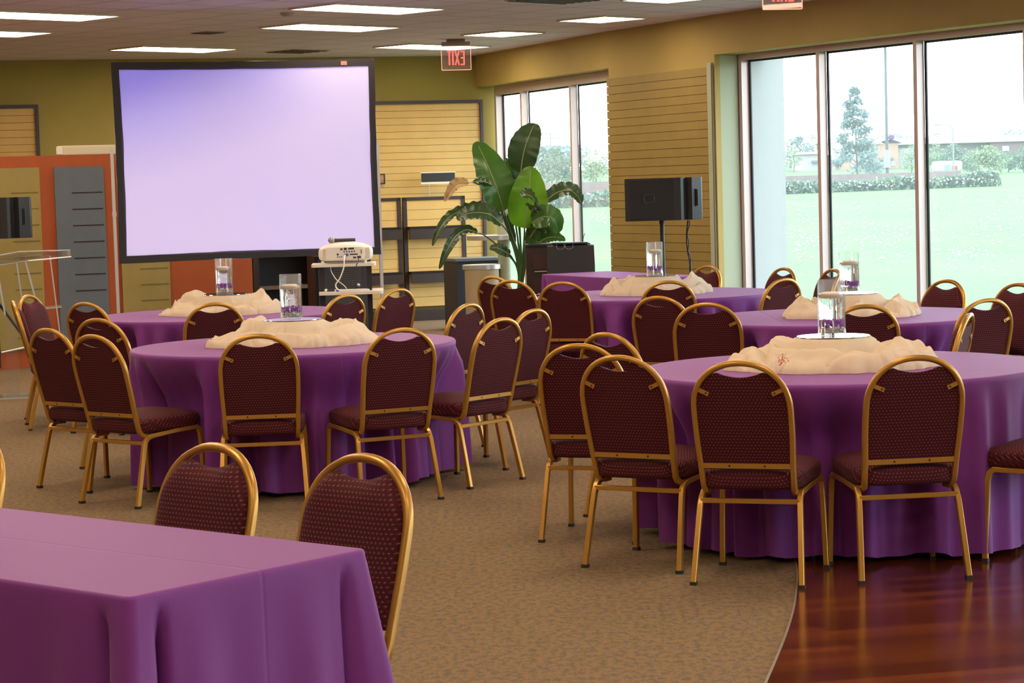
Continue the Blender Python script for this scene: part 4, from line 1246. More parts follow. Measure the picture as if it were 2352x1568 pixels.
# ------------------------------------------------------------------ potted bird-of-paradise plant
PY = 23.32
PB = Vector((.09, PY, 0))
pl = thing('potted_plant', 'tall potted plant with big paddle leaves in front of the narrow window', 'plant', PB)
mb = MB(); mb.lathe([(0, 0), (.15, 0), (.19, .36), (.2, .40), (.185, .40), (.175, .35), (0, .35)], 32); mb.build('pot', M['potgrey'], pl, 40)
mb = MB(); mb.lathe([(0, .352), (.176, .352)], 24); mb.build('soil', M['soil'], pl)
def px(x, y, d=0.0): return at(x, y, PY+d)-PB
def spl(pts, n=14):
    pts = [Vector(p) for p in pts]
    out = []
    L = len(pts)
    for i in range(L-1):
        p = [pts[max(0, min(L-1, i+j))] for j in (-1, 0, 1, 2)]
        for s in range(n):
            t = s/n
            out.append(.5*((2*p[1])+(p[2]-p[0])*t+(2*p[0]-5*p[1]+4*p[2]-p[3])*t*t+(3*p[1]-p[0]-3*p[2]+p[3])*t**3))
    return out+[pts[-1]]
def leaf(stem, rib, wid, face, m, fold=.25, prof=None, seed=0):
    """stem: pixel points from the clump to the leaf base; rib: pixel points base to tip (x,y,depth)"""
    sp = spl([Vector((R3.uniform(-.04, .04)+.0, R3.uniform(-.05, .05), .36))]+[px(*q) for q in stem]+[px(*rib[0])], 8)
    mb = MB(); mb.tube(sp, [.013-.007*i/len(sp) for i in range(len(sp))], 7); st = mb.build('stem', M['stem'], pl)
    rb = spl([px(*q) for q in rib], 8); n = len(rb)
    w = wid/F*PY/2
    vs, fs = [], []
    nu = 9
    for i, p in enumerate(rb):
        t = (rb[min(n-1, i+1)]-rb[max(0, i-1)]).normalized()
        fc = Vector(face); side = t.cross(fc).normalized(); nrm = side.cross(t).normalized()
        u = i/(n-1)
        k = (math.sin(PI*min(1, u**.72)))**.62 if u < 1 else 0
        k = max(k, .02)
        for j in range(nu):
            q = -1+2*j/(nu-1)
            rip = .018*nz(i*.9+seed, q*2.0, seed)+.010*math.sin(i*1.7+seed)*abs(q)
            vs.append(p+side*(q*w*k)+nrm*((abs(q)*fold*w*k)+rip*k*abs(q)))
    for i in range(n-1):
        for j in range(nu-1):
            a = i*nu+j; fs.append((a, a+1, a+nu+1, a+nu))
    mb = MB(); mb.add(vs, fs); o = mb.build('leaf', m, st, 80)
    mb = MB(); mb.tube([q+Vector((0, -.002, 0)) for q in rb[:-2]], [.006*(1-i/n)+.0015 for i in range(n-2)], 6)
    mb.build('midrib', M['brownrib'], st)
M['brownrib'] = mat('leaf_rib', (.28, .30, .12), .4)
R3 = random.Random(8)
FC = (0, -1, .1)
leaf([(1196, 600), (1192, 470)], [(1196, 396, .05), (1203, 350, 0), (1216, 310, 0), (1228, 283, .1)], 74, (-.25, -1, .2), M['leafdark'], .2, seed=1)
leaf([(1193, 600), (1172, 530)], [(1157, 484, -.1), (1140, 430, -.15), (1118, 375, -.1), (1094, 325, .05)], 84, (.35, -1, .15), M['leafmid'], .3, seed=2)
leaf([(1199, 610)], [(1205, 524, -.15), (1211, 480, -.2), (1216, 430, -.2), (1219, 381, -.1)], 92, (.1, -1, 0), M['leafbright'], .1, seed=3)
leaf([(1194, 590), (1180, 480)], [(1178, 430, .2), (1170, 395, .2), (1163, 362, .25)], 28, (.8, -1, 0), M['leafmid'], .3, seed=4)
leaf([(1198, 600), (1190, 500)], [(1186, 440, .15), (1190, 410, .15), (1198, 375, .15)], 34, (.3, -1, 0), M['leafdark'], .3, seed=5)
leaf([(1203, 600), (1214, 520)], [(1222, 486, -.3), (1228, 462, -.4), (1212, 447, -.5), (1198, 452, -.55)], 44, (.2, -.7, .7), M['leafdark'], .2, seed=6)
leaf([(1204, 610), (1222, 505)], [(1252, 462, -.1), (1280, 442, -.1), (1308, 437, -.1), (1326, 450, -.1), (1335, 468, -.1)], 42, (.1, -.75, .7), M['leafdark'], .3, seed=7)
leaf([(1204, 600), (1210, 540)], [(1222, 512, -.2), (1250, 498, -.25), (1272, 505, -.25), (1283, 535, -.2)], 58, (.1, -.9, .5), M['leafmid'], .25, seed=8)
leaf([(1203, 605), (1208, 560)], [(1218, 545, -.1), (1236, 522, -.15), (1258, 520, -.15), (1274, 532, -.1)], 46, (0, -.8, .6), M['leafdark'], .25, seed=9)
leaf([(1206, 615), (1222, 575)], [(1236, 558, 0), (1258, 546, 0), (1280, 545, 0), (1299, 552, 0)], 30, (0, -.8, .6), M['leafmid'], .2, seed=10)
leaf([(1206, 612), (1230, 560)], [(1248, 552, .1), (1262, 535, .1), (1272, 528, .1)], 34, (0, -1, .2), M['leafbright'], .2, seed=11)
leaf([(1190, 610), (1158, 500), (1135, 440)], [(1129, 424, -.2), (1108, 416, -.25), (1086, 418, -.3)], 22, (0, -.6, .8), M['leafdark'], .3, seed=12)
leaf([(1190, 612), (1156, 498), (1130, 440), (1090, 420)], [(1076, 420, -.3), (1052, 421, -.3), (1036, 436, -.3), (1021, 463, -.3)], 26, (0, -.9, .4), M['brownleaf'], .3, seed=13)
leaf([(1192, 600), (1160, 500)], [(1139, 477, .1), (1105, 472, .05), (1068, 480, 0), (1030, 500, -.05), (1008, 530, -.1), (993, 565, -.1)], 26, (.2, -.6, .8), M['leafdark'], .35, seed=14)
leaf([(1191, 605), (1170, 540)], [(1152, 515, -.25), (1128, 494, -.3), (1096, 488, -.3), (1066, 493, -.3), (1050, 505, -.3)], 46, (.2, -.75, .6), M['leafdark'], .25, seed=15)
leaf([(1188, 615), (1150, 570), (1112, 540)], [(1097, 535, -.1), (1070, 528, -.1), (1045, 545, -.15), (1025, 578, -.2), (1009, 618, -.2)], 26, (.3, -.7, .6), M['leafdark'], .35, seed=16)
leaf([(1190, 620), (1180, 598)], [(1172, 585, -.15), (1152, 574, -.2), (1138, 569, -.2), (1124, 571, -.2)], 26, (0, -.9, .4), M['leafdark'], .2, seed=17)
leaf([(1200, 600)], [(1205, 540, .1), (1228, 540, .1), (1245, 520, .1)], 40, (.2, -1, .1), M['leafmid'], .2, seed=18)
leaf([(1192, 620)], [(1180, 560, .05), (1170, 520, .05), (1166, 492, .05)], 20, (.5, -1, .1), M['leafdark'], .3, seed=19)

# ------------------------------------------------------------------ dark cabinet, black box, laptop, glasses by the plant
ac = thing('media_cabinet', 'dark wooden media cabinet with drawers right of the plant', 'cabinet', (.165, 22.5, 0), 0)
mb = MB(); mb.box2((0, 0, .05), (.62, .5, 1.015)); mb.build('body', M['darkwood'], ac, 0)
mb = MB(); mb.box2((-.01, -.02, 1.015), (.64, .5, 1.03)); mb.build('top', M['black'], ac, 0)
for z0, z1 in ((.78, .93), (.55, .70), (.30, .48), (.1, .26)):
    mb = MB(); mb.box2((.07, -.015, z0), (.30, -.001, z1)); d = mb.build('drawer', mat('drawer_red', (.05, .016, .012), .4) if z0 == .78 else bpy.data.materials['drawer_red'], ac, 0)
    mb = MB(); mb.box2((.08, -.022, z0-.022), (.27, -.015, z0-.012)); mb.build('rail', M['alu'], d, 0)
mb = MB(); mb.box2((.105, -.006, .53), (.13, -.0, .56)); mb.build('tag', M['paperwhite'], ac, 0)
bx = thing('black_box', 'tall black box standing at the end of the long buffet table', 'box', (.365, 22.15, 0), 0)
mb = MB(); mb.rbox((.235, .1, .515), (.47, .2, 1.03), 30, 4); mb.build('body', mat('black_box_skin', (.018, .016, .014), .55), bx, 30)
lp = thing('laptop', 'thin closed laptop lying on the black box', 'laptop', (.50, 22.24, 1.031), .05)
mb = MB(); mb.rbox((.10, .0, .010), (.34, .22, .018), 14, 6); mb.build('lid', M['black'], lp, 30)
mb = MB(); mb.tube([(.22, 0, .02), (.245, 0, .105)], .003, 6); mb.build('antenna', M['black'], lp)
gs = thing('eyeglasses', 'wire-rimmed eyeglasses lying on the front edge of the black box', 'glasses', (.50, 22.145, 1.031), .05)
for x in (0, .085):
    mb = MB(); mb.tube([(x+.04*math.cos(k*PI/8), -.003, .006-.022+.03*math.sin(k*PI/8)) for k in range(16)], .002, 6, closed=True); mb.build('rim', M['alu'], gs)
mb = MB(); mb.tube([(.038, -.003, .008), (.0475, -.003, .012)], .002, 6); mb.build('bridge', M['alu'], gs)
for x in (-.038, .122):
    mb = MB(); mb.tube([(x, 0, .004), (x, .11, .003)], .0016, 6); mb.build('temple', M['alu'], gs)

# ------------------------------------------------------------------ loudspeakers on tripod stands
def speaker_on(loc, rot, lab, slab, group, cable):
    st = thing('speaker_stand', slab, 'speaker stand', (loc[0], loc[1], 0), rot, group='tripod speaker stands')
    mb = MB(); mb.tube([(0, 0, .12), (0, 0, 1.30)], .019, 12); mb.tube([(0, 0, .12), (0, 0, .80)], .024, 12); mb.build('pole', M['blackmetal'], st)
    mb = MB(); mb.tube([(0, 0, .66), (0, 0, .76)], .034, 12); mb.build('collar', M['black'], st)
    for k in range(3):
        a = k*2*PI/3+.5
        mb = MB(); mb.tube([(.03*math.cos(a), .03*math.sin(a), .70), (.50*math.cos(a), .50*math.sin(a), .012)], .013, 8); l = mb.build('leg', M['blackmetal'], st)
        mb = MB(); mb.tube([(.03*math.cos(a), .03*math.sin(a), .26), (.30*math.cos(a), .30*math.sin(a), .30)], .008, 6); mb.build('brace', M['alu'], l)
    sp = thing('loudspeaker', lab, 'loudspeaker', (loc[0], loc[1], 1.285), rot, group='black loudspeakers')
    h = .365
    prof = [(-.315, -.12), (.135, -.135), (.165, -.13), (.188, -.11), (.20, -.075), (.212, -.062), (.235, -.072), (.262, -.088), (.345, -.02), (.352, .0), (.335, .10), (.23, .24), (-.22, .24), (-.315, .0)]
    n = len(prof)
    mb = MB()
    def lay(s, z): return [(x*s if x < 0 else x*(1-(1-s)*.3), y, z) for x, y in prof]
    L = [lay(.985, 0), lay(1, .008), lay(1, h-.008), lay(.985, h)]
    vs = [p for l in L for p in l]
    fs = [tuple(reversed(range(n))), tuple(3*n+i for i in range(n))]+[(j*n+i, j*n+(i+1) % n, (j+1)*n+(i+1) % n, (j+1)*n+i) for j in range(3) for i in range(n)]
    mb.add(vs, fs); mb.build('cabinet', M['black'], sp, 25)
    mb = MB(); mb.box2((-.27, -.138, .018), (.10, -.128, h-.018)); g = mb.build('grille', mat('speaker_grille', (.018, .015, .015), .75, bump=.6, bscale=900) if 'speaker_grille' not in bpy.data.materials else bpy.data.materials['speaker_grille'], sp, 0)
    mb = MB()
    for k in range(24):
        a = 2*PI*k/24; e = .5
        x = math.copysign(abs(math.cos(a))**e, math.cos(a))*.045; z = math.copysign(abs(math.sin(a))**e, math.sin(a))*.034
        a2 = 2*PI*(k+1)/24
        x2 = math.copysign(abs(math.cos(a2))**e, math.cos(a2))*.045; z2 = math.copysign(abs(math.sin(a2))**e, math.sin(a2))*.034
        mb.tube([(-.107+x, -.139, .19+z), (-.107+x2, -.139, .19+z2)], .005, 5)
    mb.build('badge', mat('badge_grey', (.05, .045, .045), .5) if 'badge_grey' not in bpy.data.materials else bpy.data.materials['badge_grey'], sp)
    mb = MB(); X_ = Matrix.Translation((.302, -.062, .19)) @ Matrix.Rotation(math.radians(39.5), 4, 'Z'); mb.xf = X_
    mb.box2((-.012, -.006, -.075), (.012, .001, .075)); mb.build('handle_recess', M['gasket'], sp, 0)
    mb = MB(); mb.xf = X_; mb.tube([(0, -.012, -.07), (0, -.014, 0), (0, -.012, .07)], .006, 8); mb.build('handle', M['black'], sp)
    mb = MB(); mb.tube([(0, 0, -.03), (0, 0, .002)], .024, 12); mb.build('pole_socket', M['black'], sp)
    return sp
speaker_on((1.327, 19.6), math.radians(-3), 'black two-box loudspeaker on a pole in front of the slatted pier', 'black tripod stand under the loudspeaker at the slatted pier', '', True)
mb = MB(); c0 = at(1580, 506, 19.62)
pts = [c0, at(1577, 540, 19.63), at(1579, 575, 19.63), at(1584, 600, 19.62), at(1585, 640, 19.6)]
pts = spl(pts, 6) + [Vector((pts[-1].x+.02, 19.55, .5)), Vector((pts[-1].x, 19.5, .03)), Vector((1.1, 19.55, .012)), Vector((.98, 19.9, .012))]
mb.tube(pts, .006, 6); mb.tube([p+Vector((.012+.006*math.sin(i*.9), 0, 0)) for i, p in enumerate(pts)], .005, 6)
tag(mb.build('speaker_cable', M['black'], None), 'pair of black cables hanging from the loudspeaker at the slatted pier', 'cable')
speaker_on((-4.62, 20.3), math.radians(0), 'black loudspeaker cut by the left picture edge, before the olive board', 'black tripod stand at the left picture edge behind the clear lectern', '', False)

# ------------------------------------------------------------------ acrylic lectern
LX, LY = -4.02, 18.35
le = thing('lectern', 'clear acrylic lectern with slanted top at the left picture edge', 'lectern', (LX, LY, 0), math.radians(12))
AC, AE = M['acrylic'], M['acryledge']
def sheet(name, poly, th, parent=le):
    """flat clear sheet; poly = 4+ points, thickness along its normal; rim faces get the bright edge"""
    P = [Vector(p) for p in poly]; n = (P[1]-P[0]).cross(P[2]-P[0]).normalized()*th
    k = len(P); vs = P+[p+n for p in P]
    mb = MB(); mb.add(vs, [tuple(reversed(range(k))), tuple(range(k, 2*k))], 0); mb.add(vs, [(i, (i+1) % k, k+(i+1) % k, k+i) for i in range(k)], 1)
    return mb.build(name, [AC, AE], parent, 0)
sheet('base', [(-.42, -.18, .028), (.13, -.18, .028), (.13, .22, .028), (-.42, .22, .028)], .014)
for x, y in ((-.38, -.15), (.09, -.15), (-.38, .19), (.09, .19)):
    mb = MB(); mb.tube([(x, y, 0), (x, y, .028)], .02, 12); mb.build('foot', AE, le)
sheet('front_panel', [(-.10, -.06, .042), (.005, -.06, .042), (.02, -.05, .70), (-.085, -.05, .70)], .012)
sheet('upright', [(-.09, -.02, .70), (-.09, .02, .70), (-.14, .06, 1.11), (-.14, -.02, 1.11)], .014)
sheet('upright', [(.20, -.02, .62), (.20, .02, .62), (.09, .06, 1.13), (.09, -.02, 1.13)], .014)
sheet('upright', [(.10, .12, .30), (.10, .20, .30), (.02, .22, 1.12), (.02, .12, 1.12)], .012)
sheet('side_panel', [(.36, -.10, .30), (.36, .18, .30), (.29, .22, 1.16), (.29, -.10, 1.14)], .010)
sheet('shelf', [(.20, -.08, .735), (.37, -.08, .745), (.37, .18, .745), (.20, .18, .735)], .010)
sheet('top', [(-.36, -.16, 1.075), (.12, -.20, 1.135), (.46, -.20, 1.155), (.46, .20, 1.20), (.05, .24, 1.20), (-.36, .22, 1.14)], .009)
sheet('lip', [(-.36, -.16, 1.075), (.12, -.20, 1.135), (.12, -.20, 1.165), (-.36, -.16, 1.105)], .010)

# ------------------------------------------------------------------ projector cart
cx0 = at(788, 610, 17.6)
ct = thing('projector_cart', 'two-shelf projector cart with cream shelves and black legs before the screen', 'cart', (cx0.x, 17.6, 0), math.radians(3))
def shelfp(z, x0, x1, y0, y1):
    mb = MB(); r = .03
    poly = []
    for (x, y, a) in ((x1-r, y1-r, 0), (x0+r, y1-r, 90), (x0+r, y0+r, 180), (x1-r, y0+r, 270)):
        for i in range(7): t = math.radians(a+15*i); poly.append((x+r*math.cos(t), y+r*math.sin(t)))
    mb.prism(poly, z-.022, z); return mb.build('shelf', M['creamlam'], ct, 40)
shelfp(1.058, -.245, .255, -.05, .36); shelfp(.845, -.19, .305, -.16, .36)
for x in (-.17, .20):
    for y in (.02, .30):
        mb = MB(); mb.box2((x-.018, y-.012, .06), (x+.018, y+.012, 1.036)); l = mb.build('leg', M['black'], ct, 0)
        mb = MB(); mb.tube([(x-.01, y, .032), (x+.01, y, .032)], .032, 14); mb.build('caster', M['rubber'], l)
mb = MB(); mb.box2((-.2, .0, .10), (.23, .32, .125)); mb.build('base_plate', M['black'], ct, 0)
pr = thing('projector', 'white projector on the top shelf of the cart', 'projector', (cx0.x+.015, 17.72, 1.0585), math.radians(3))
def fnp(q):
    t = max(0, q.z)/.075
    return Vector((q.x*(1-.10*t**2), q.y, q.z*(1-.30*(q.x/.21)**2) if q.z > 0 else q.z))
mb = MB(); mb.rbox((0, .06, .088), (.425, .33, .150), 5, 12, 0, fnp); mb.build('body', M['white'], pr, 70)
mb = MB(); mb.rbox((-.005, -.098, .080), (.30, .022, .098), 14, 6); pn = mb.build('rear_panel', mat('projector_rear', (.72, .68, .62), .5), pr, 40)
for (x, z, w, h) in ((-.03, .112, .018, .014), (.0, .114, .022, .018), (.045, .115, .045, .014), (-.06, .072, .014, .014), (.06, .070, .05, .010), (.09, .07, .010, .01), (.07, .045, .024, .014), (.105, .047, .03, .018)):
    mb = MB(); mb.box2((x-w/2, -.1115, z-h/2), (x+w/2, -.108, z+h/2)); mb.build('port', M['charcoal'], pn, 0)
for i in range(5): mb = MB(); mb.tube([(-.01+.02*i, -.112, .092), (-.01+.02*i, -.108, .092)], .006, 8); mb.build('jack', M['charcoal'], pn, 0)
for i in range(3): mb = MB(); mb.tube([(-.062+.016*i, -.112, .052), (-.062+.016*i, -.108, .052)], .005, 8); mb.build('jack', M['charcoal'], pn, 0)
for x in (-.155, .168):
    mb = MB(); mb.rbox((x, -.088, .078), (.045, .02, .085), 6, 5); v = mb.build('vent', mat('vent_beige', (.60, .54, .46), .7) if x < 0 else bpy.data.materials['vent_beige'], pr, 40)
mb = MB(); mb.box2((.118, -.1125, .075), (.128, -.108, .105)); mb.build('plug', mat('plug_tan', (.35, .22, .08), .5), pn, 0)
mb = MB(); mb.box2((-.008, -.135, .060), (.022, -.108, .076)); mb.build('video_plug', mat('plug_blue', (.03, .07, .35), .4), pn, 0)
for x in (-.18, .15):
    mb = MB(); mb.tube([(x, -.05, 0), (x, -.05, .022)], .013, 10); mb.build('foot', M['white'], pr)
mb = MB(); mb.tube([(.02, .225, .085), (.02, .245, .085)], [.05, .045], 24); mb.build('lens', M['black'], pr)
mc = thing('microphone', 'handheld microphone lying on top of the projector', 'microphone', (cx0.x-.095, 17.70, 1.0585+.163+.016), math.radians(4))
mb = MB(); mb.tube([(.015, 0, 0), (.05, 0, .0), (.19, 0, .002)], [.017, .0145, .0125], 14); mb.build('handle', M['charcoal'], mc, 40)
mb = MB(); mb.ball((0, 0, .002), .023, 14, 9, 0, (1.05, 1, 1)); mb.build('grille', mat('mic_grille', (.30, .27, .25), .4, .7), mc)
mb = MB(); mb.tube([(.018, 0, .001), (.026, 0, .001)], .0195, 16); mb.build('ring', M['alu'], mc)
def cableo(name, pts, r, m, lab):
    mb = MB(); mb.tube(spl(pts, 8), r, 6); return tag(mb.build(name, m, None), lab, 'cable')
bx0, by0 = cx0.x, 17.57
cableo('video_cable', [(bx0+.02, by0+.02, 1.125), (bx0+.018, by0-.06, 1.10), (bx0+.012, by0-.08, 1.03), (bx0-.02, by0-.08, .95), (bx0-.055, by0-.07, .90), (bx0-.04, by0-.04, .862), (bx0+.01, by0-.02, .853), (bx0+.03, by0+.0, .852)], .0055, M['white'], 'thick pale video cable looping from the projector to the lower cart shelf')
cableo('thin_cable', [(bx0-.10, by0+.08, 1.03), (bx0-.09, by0+.0, 1.0), (bx0-.05, by0-.05, .94), (bx0+.0, by0-.06, .90), (bx0+.025, by0-.02, .862), (bx0-.02, by0+.02, .853)], .0035, M['white'], 'thin white cable hanging behind the thick one at the projector cart')
cableo('power_cable', [(bx0+.12, by0+.02, 1.10), (bx0+.122, by0-.01, 1.07), (bx0+.11, by0-.07, 1.045), (bx0+.09, by0-.075, .98), (bx0+.07, by0+.05, .90), (bx0+.08, by0+.15, .852)], .0035, M['black'], 'black power cable at the right of the projector')
def smallthing(name, lab, cat, loc, rot, parts):
    t = thing(name, lab, cat, loc, rot)
    for nm, mb, m in parts: mb.build(nm, m, t, 40)
mb = MB(); mb.tube([(0, 0, .009), (.06, 0, .009)], .008, 10); mb2 = MB(); mb2.ball((-.006, 0, .012), .012, 10, 6)
smallthing('adapter_plug', 'small pale plug at the left end of the lower cart shelf', 'plug', (bx0-.13, 17.56, .8455), .1, [('body', mb, M['charcoal']), ('head', mb2, M['white'])])
mb = MB(); mb.tube([(0, 0, .007), (.11, 0, .007)], .006, 10); mb2 = MB(); mb2.tube([(-.02, 0, .007), (0, 0, .007)], .0075, 10)
smallthing('marker_pen', 'blue-capped pen lying on the lower cart shelf', 'pen', (bx0-.035, 17.54, .8455), -.05, [('barrel', mb, M['white']), ('pen_cap', mb2, mat('pen_blue', (.03, .08, .4), .4))])
mb = MB(); mb.rbox((.03, 0, .006), (.14, .05, .011), 10, 5)
smallthing('remote_control', 'flat pale remote on the right of the lower cart shelf', 'remote', (bx0+.10, 17.58, .8455), .1, [('body', mb, M['paperwhite'])])

# ------------------------------------------------------------------ exit signs
def exit_sign(p, rot, label, w=.32):
    t = thing('exit_sign', label, 'exit sign', (p[0], p[1], H), rot, group='clear exit signs with red mirrored letters')
    k = w/.32
    mb = MB(); mb.rbox((0, 0, -.016), (.20*k, .14, .032), 10, 6); mb.build('canopy', mat('exit_canopy', (.16, .13, .11), .5) if 'exit_canopy' not in bpy.data.materials else bpy.data.materials['exit_canopy'], t, 40)
    mb = MB(); mb.box2((-w/2*.98, -.03, -.075), (w/2*.98, .03, -.03)); mb.build('housing', M['potgrey'], t, 0)
    zb, zt = -.335, -.078
    mb = MB(); mb.box2((-w/2, -.004, zb), (w/2, .004, zt)); mb.build('plate', M['exitplate'], t, 0)
    mb = MB()
    for a, b in (((-w/2, -.005, zb-.006), (w/2, .005, zb)), ((-w/2-.005, -.005, zb), (-w/2, .005, zt)), ((w/2, -.005, zb), (w/2+.005, .005, zt)), ((-w/2, -.005, zt), (w/2, .005, zt+.003))): mb.box2(a, b)
    mb.build('lit_edge', M['exitedge'], t, 0)
    # E X I T read from the other side: mirrored here
    mb = MB(); hL, wL, s = .155*k, .038*k, .0115*k
    z0 = (zb+zt)/2-hL/2
    def bar_(x0, q0, x1, q1, th=s):
        d = Vector((x1-x0, 0, q1-q0)); n = Vector((-d.z, 0, d.x)).normalized()*th/2
        vs = []
        for y in (-.0075, -.0045):
            for (px_, pz_) in ((x0, q0), (x1, q1)):
                vs += [(-(px_+n.x), y, pz_+n.z), (-(px_-n.x), y, pz_-n.z)]
        mb.add(vs, [(0, 1, 3, 2), (4, 6, 7, 5), (0, 2, 6, 4), (1, 5, 7, 3), (0, 4, 5, 1), (2, 3, 7, 6)])
    x = -.087*k
    bar_(x, z0, x, z0+hL, s*1.5)
    for q in (0, .5, 1): bar_(x, z0+s/2+(hL-s)*q, x+wL, z0+s/2+(hL-s)*q, s*1.35)
    x = -.028*k; bar_(x-.004, z0, x+wL, z0+hL, s*1.4); bar_(x+wL, z0, x-.004, z0+hL, s*1.4)
    x = .036*k; bar_(x, z0, x, z0+hL, s*1.6)
    x = .076*k; bar_(x, z0, x, z0+hL, s*1.6); bar_(x-wL*.55, z0+hL-s/2, x+wL*.55, z0+hL-s/2, s*1.35)
    mb.build('lettering', M['exitred'], t, 0)
exit_sign((-.525, 25.2), math.radians(6), 'exit sign hanging from the ceiling above the plant, left of the narrow window')
exit_sign((2.15, 17.5), math.radians(8), 'exit sign cut off by the top picture edge above the large window', .305)

# ------------------------------------------------------------------ ceiling lights and vents
UA = math.radians(45.5)
def lamp(x, y, L, label, grp='long ceiling lights'):
    t = thing('ceiling_light', label, 'ceiling light', (x, y, H), UA, group=grp)
    w = .60
    mb = MB(); mb.box2((-L/2, -w/2, -.012), (L/2, w/2, -.006)); mb.build('diffuser', M['lamp'], t, 0)
    mb = MB(); e = .022
    for a, b in (((-L/2-e, -w/2-e), (L/2+e, -w/2)), ((-L/2-e, w/2), (L/2+e, w/2+e)), ((-L/2-e, -w/2), (-L/2, w/2)), ((L/2, -w/2), (L/2+e, w/2))):
        mb.box2((a[0], a[1], -.016), (b[0], b[1], -.001))
    mb.build('frame', M['lampframe'], t, 0)
lamp(-4.10, 20.19, 1.28, 'long ceiling light at the top left picture corner, larger of the two')
lamp(-5.07, 22.01, 1.28, 'long ceiling light at the left picture edge, smaller and lower one')
lamp(-3.67, 25.39, 1.28, 'long ceiling light directly above the left part of the projection screen')
lamp(-1.71, 22.70, 1.28, 'long ceiling light second from the top above the screen, in the middle')
lamp(-1.20, 20.50, 1.30, 'largest long ceiling light at the top middle of the picture')
lamp(-.815, 26.33, 1.25, 'long ceiling light behind the exit sign')
lamp(.00, 24.42, .60, 'square ceiling light right of the exit sign', 'square ceiling lights')
lamp(.99, 22.68, .60, 'square ceiling light close to the window wall', 'square ceiling lights')
lamp(1.50, 20.35, .60, 'square ceiling light cut by the top picture edge', 'square ceiling lights')
k = 0
for (x, y) in ((-.6, 17.8), (-.05, 15.1), (.5, 12.4), (1.05, 9.7), (1.6, 7.0), (2.1, 4.3), (2.6, 1.4), (-3.6, 17.5), (-3.05, 14.8), (-2.5, 12.1), (-2.0, 9.4), (-1.5, 6.7), (-1.0, 4.0), (-.5, 1.2),
               (-6.6, 17.3), (-6.0, 14.2), (-5.5, 11.2), (-5.0, 8.2), (-4.5, 5.0), (-4.0, 2.0), (3.6, 13.6), (4.6, 10.6), (5.4, 7.6), (6.2, 4.4), (-7.2, 20.4)):
    lamp(x, y, 1.28, 'unseen long ceiling light added over the tables, outside the picture', 'added ceiling lights outside the picture')  # out of view, added along the lamp pattern to illuminate the room
def ventc(x, y, s, label, slot=4, ln=None):
    t = thing('ceiling_vent', label, 'ceiling vent', (x, y, H), UA)
    L = ln or s
    mb = MB(); mb.box2((-L/2, -s/2, -.006), (L/2, s/2, -.001)); mb.build('plate', mat('vent_plate', (.34, .28, .26), .6) if 'vent_plate' not in bpy.data.materials else bpy.data.materials['vent_plate'], t, 0)
    mb = MB()
    for i in range(slot):
        q = -s/2+s*(i+.5)/slot; mb.box2((-L/2+.02, q-s*.16/slot*1.6, -.012), (L/2-.02, q+s*.16/slot*1.6, -.0062))
    mb.build('louvres', mat('vent_dark', (.07, .05, .05), .6) if 'vent_dark' not in bpy.data.materials else bpy.data.materials['vent_dark'], t, 0)
ventc(-2.97, 23.0, .26, 'small dark ceiling vent above the left part of the screen')
ventc(-2.40, 26.5, .55, 'square ceiling vent right above the top edge of the screen')
ventc(.46, 20.2, .5, 'ceiling vent cut by the top picture edge', 5, .75)
ds = thing('smoke_detector', 'small round detector on the ceiling left of the largest light', 'smoke detector', (-1.95, 20.76, H))
mb = MB(); mb.lathe([(0, -.03), (.05, -.03), (.07, -.012), (.075, 0)], 24); mb.build('housing', mat('detector', (.40, .32, .31), .6), ds)

# ------------------------------------------------------------------ projector beam, sky and exposure
ld = bpy.data.lights.new('projector_beam', 'SPOT'); lo = bpy.data.objects.new('projector_beam', ld); COL.objects.link(lo)
lens = Vector((cx0.x+.03, 17.99, 1.146))
sn = Vector((math.sin(sa), -math.cos(sa), 0))                        # screen normal, towards the room
sx_ = Vector((math.cos(sa), math.sin(sa), 0))
lo.matrix_world = Matrix(((sx_.x, 0, sn.x, lens.x), (sx_.y, 0, sn.y, lens.y), (0, 1, 0, lens.z), (0, 0, 0, 1)))
ld.spot_size = math.radians(150); ld.spot_blend = 0; ld.shadow_soft_size = .012
dist = (Vector((a0.x, a0.y, 0))-Vector((lens.x, lens.y, 0))).dot(-sn)
cL = (Vector((lens.x, lens.y, 0))-Vector((a0.x, a0.y, 0))).dot(sx_)
tx0, tx1 = (iL-cL)/dist, (iR-cL)/dist; tz0, tz1 = (iB-lens.z)/dist, (iT-lens.z)/dist
ld.use_nodes = True; nt = ld.node_tree; g = N(nt); em = nt.nodes['Emission']
tc = nt.nodes.new('ShaderNodeTexCoord'); X, Y, Z = g.sep(tc.outputs['Normal'])
az = g.math('ABSOLUTE', Z)
tx = g.math('DIVIDE', X, az); tz = g.math('DIVIDE', Y, az)
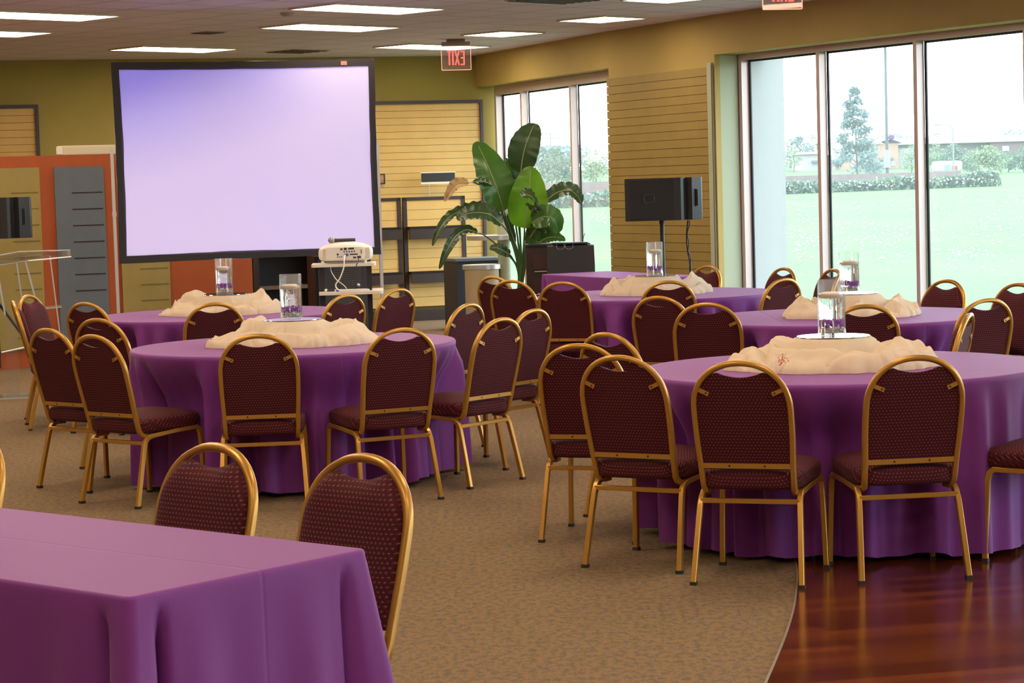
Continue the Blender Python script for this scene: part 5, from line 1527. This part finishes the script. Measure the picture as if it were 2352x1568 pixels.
inx = g.math('MULTIPLY', g.math('GREATER_THAN', tx, tx0), g.math('LESS_THAN', tx, tx1))
inz = g.math('MULTIPLY', g.math('GREATER_THAN', tz, tz0), g.math('LESS_THAN', tz, tz1))
inside = g.math('MULTIPLY', inx, inz)
# the projected picture: a plain lavender slide, bluer towards one upper corner
un = g.math('DIVIDE', g.math('SUBTRACT', tx, tx0), tx1-tx0); vn = g.math('DIVIDE', g.math('SUBTRACT', tz, tz0), tz1-tz0)
q = g.math('ADD', g.math('MULTIPLY', vn, 1.0), g.math('MULTIPLY', un, -.42))
colr = g.ramp(q, [(.36, (.70, .53, 1.0)), (.66, (.46, .34, .98)), (.90, (.12, .09, .80))])
nt.links.new(colr, em.inputs['Color'])
# even picture: undo the fall-off of the oblique throw
l2 = g.math('ADD', g.math('ADD', g.math('MULTIPLY', tx, tx), g.math('MULTIPLY', tz, tz)), 1.0)
st = g.math('POWER', l2, 1.5)
nt.links.new(g.math('MULTIPLY', inside, g.math('MULTIPLY', st, PROJ_GAIN)), em.inputs['Strength'])
ld.energy = 100

w = bpy.data.worlds.new('overcast_sky'); SC.world = w; w.use_nodes = True
nt = w.node_tree; bg = nt.nodes['Background']; g = N(nt)
tc = nt.nodes.new('ShaderNodeTexCoord'); X, Y, Z = g.sep(tc.outputs['Generated'])
n = g.noise(tc.outputs['Generated'], 3, 4)
colr = g.ramp(g.math('ADD', Z, g.math('MULTIPLY', n, .08)), [(.0, (.88, .97, 1.0)), (.25, (.80, .92, 1.0)), (1.0, (.72, .87, 1.0))])
nt.links.new(colr, bg.inputs['Color']); bg.inputs['Strength'].default_value = SKY

SC.view_settings.view_transform = 'Standard'; SC.view_settings.look = 'None'
SC.view_settings.exposure = EXPOSURE; SC.view_settings.gamma = 1.0; SC.view_settings.use_curve_mapping = False
SC.cycles.adaptive_threshold = .04
SC.cycles.max_bounces = 8; SC.cycles.transparent_max_bounces = 16; SC.cycles.transmission_bounces = 8
SC.cycles.sample_clamp_indirect = 6
SC.cycles.use_denoising = True
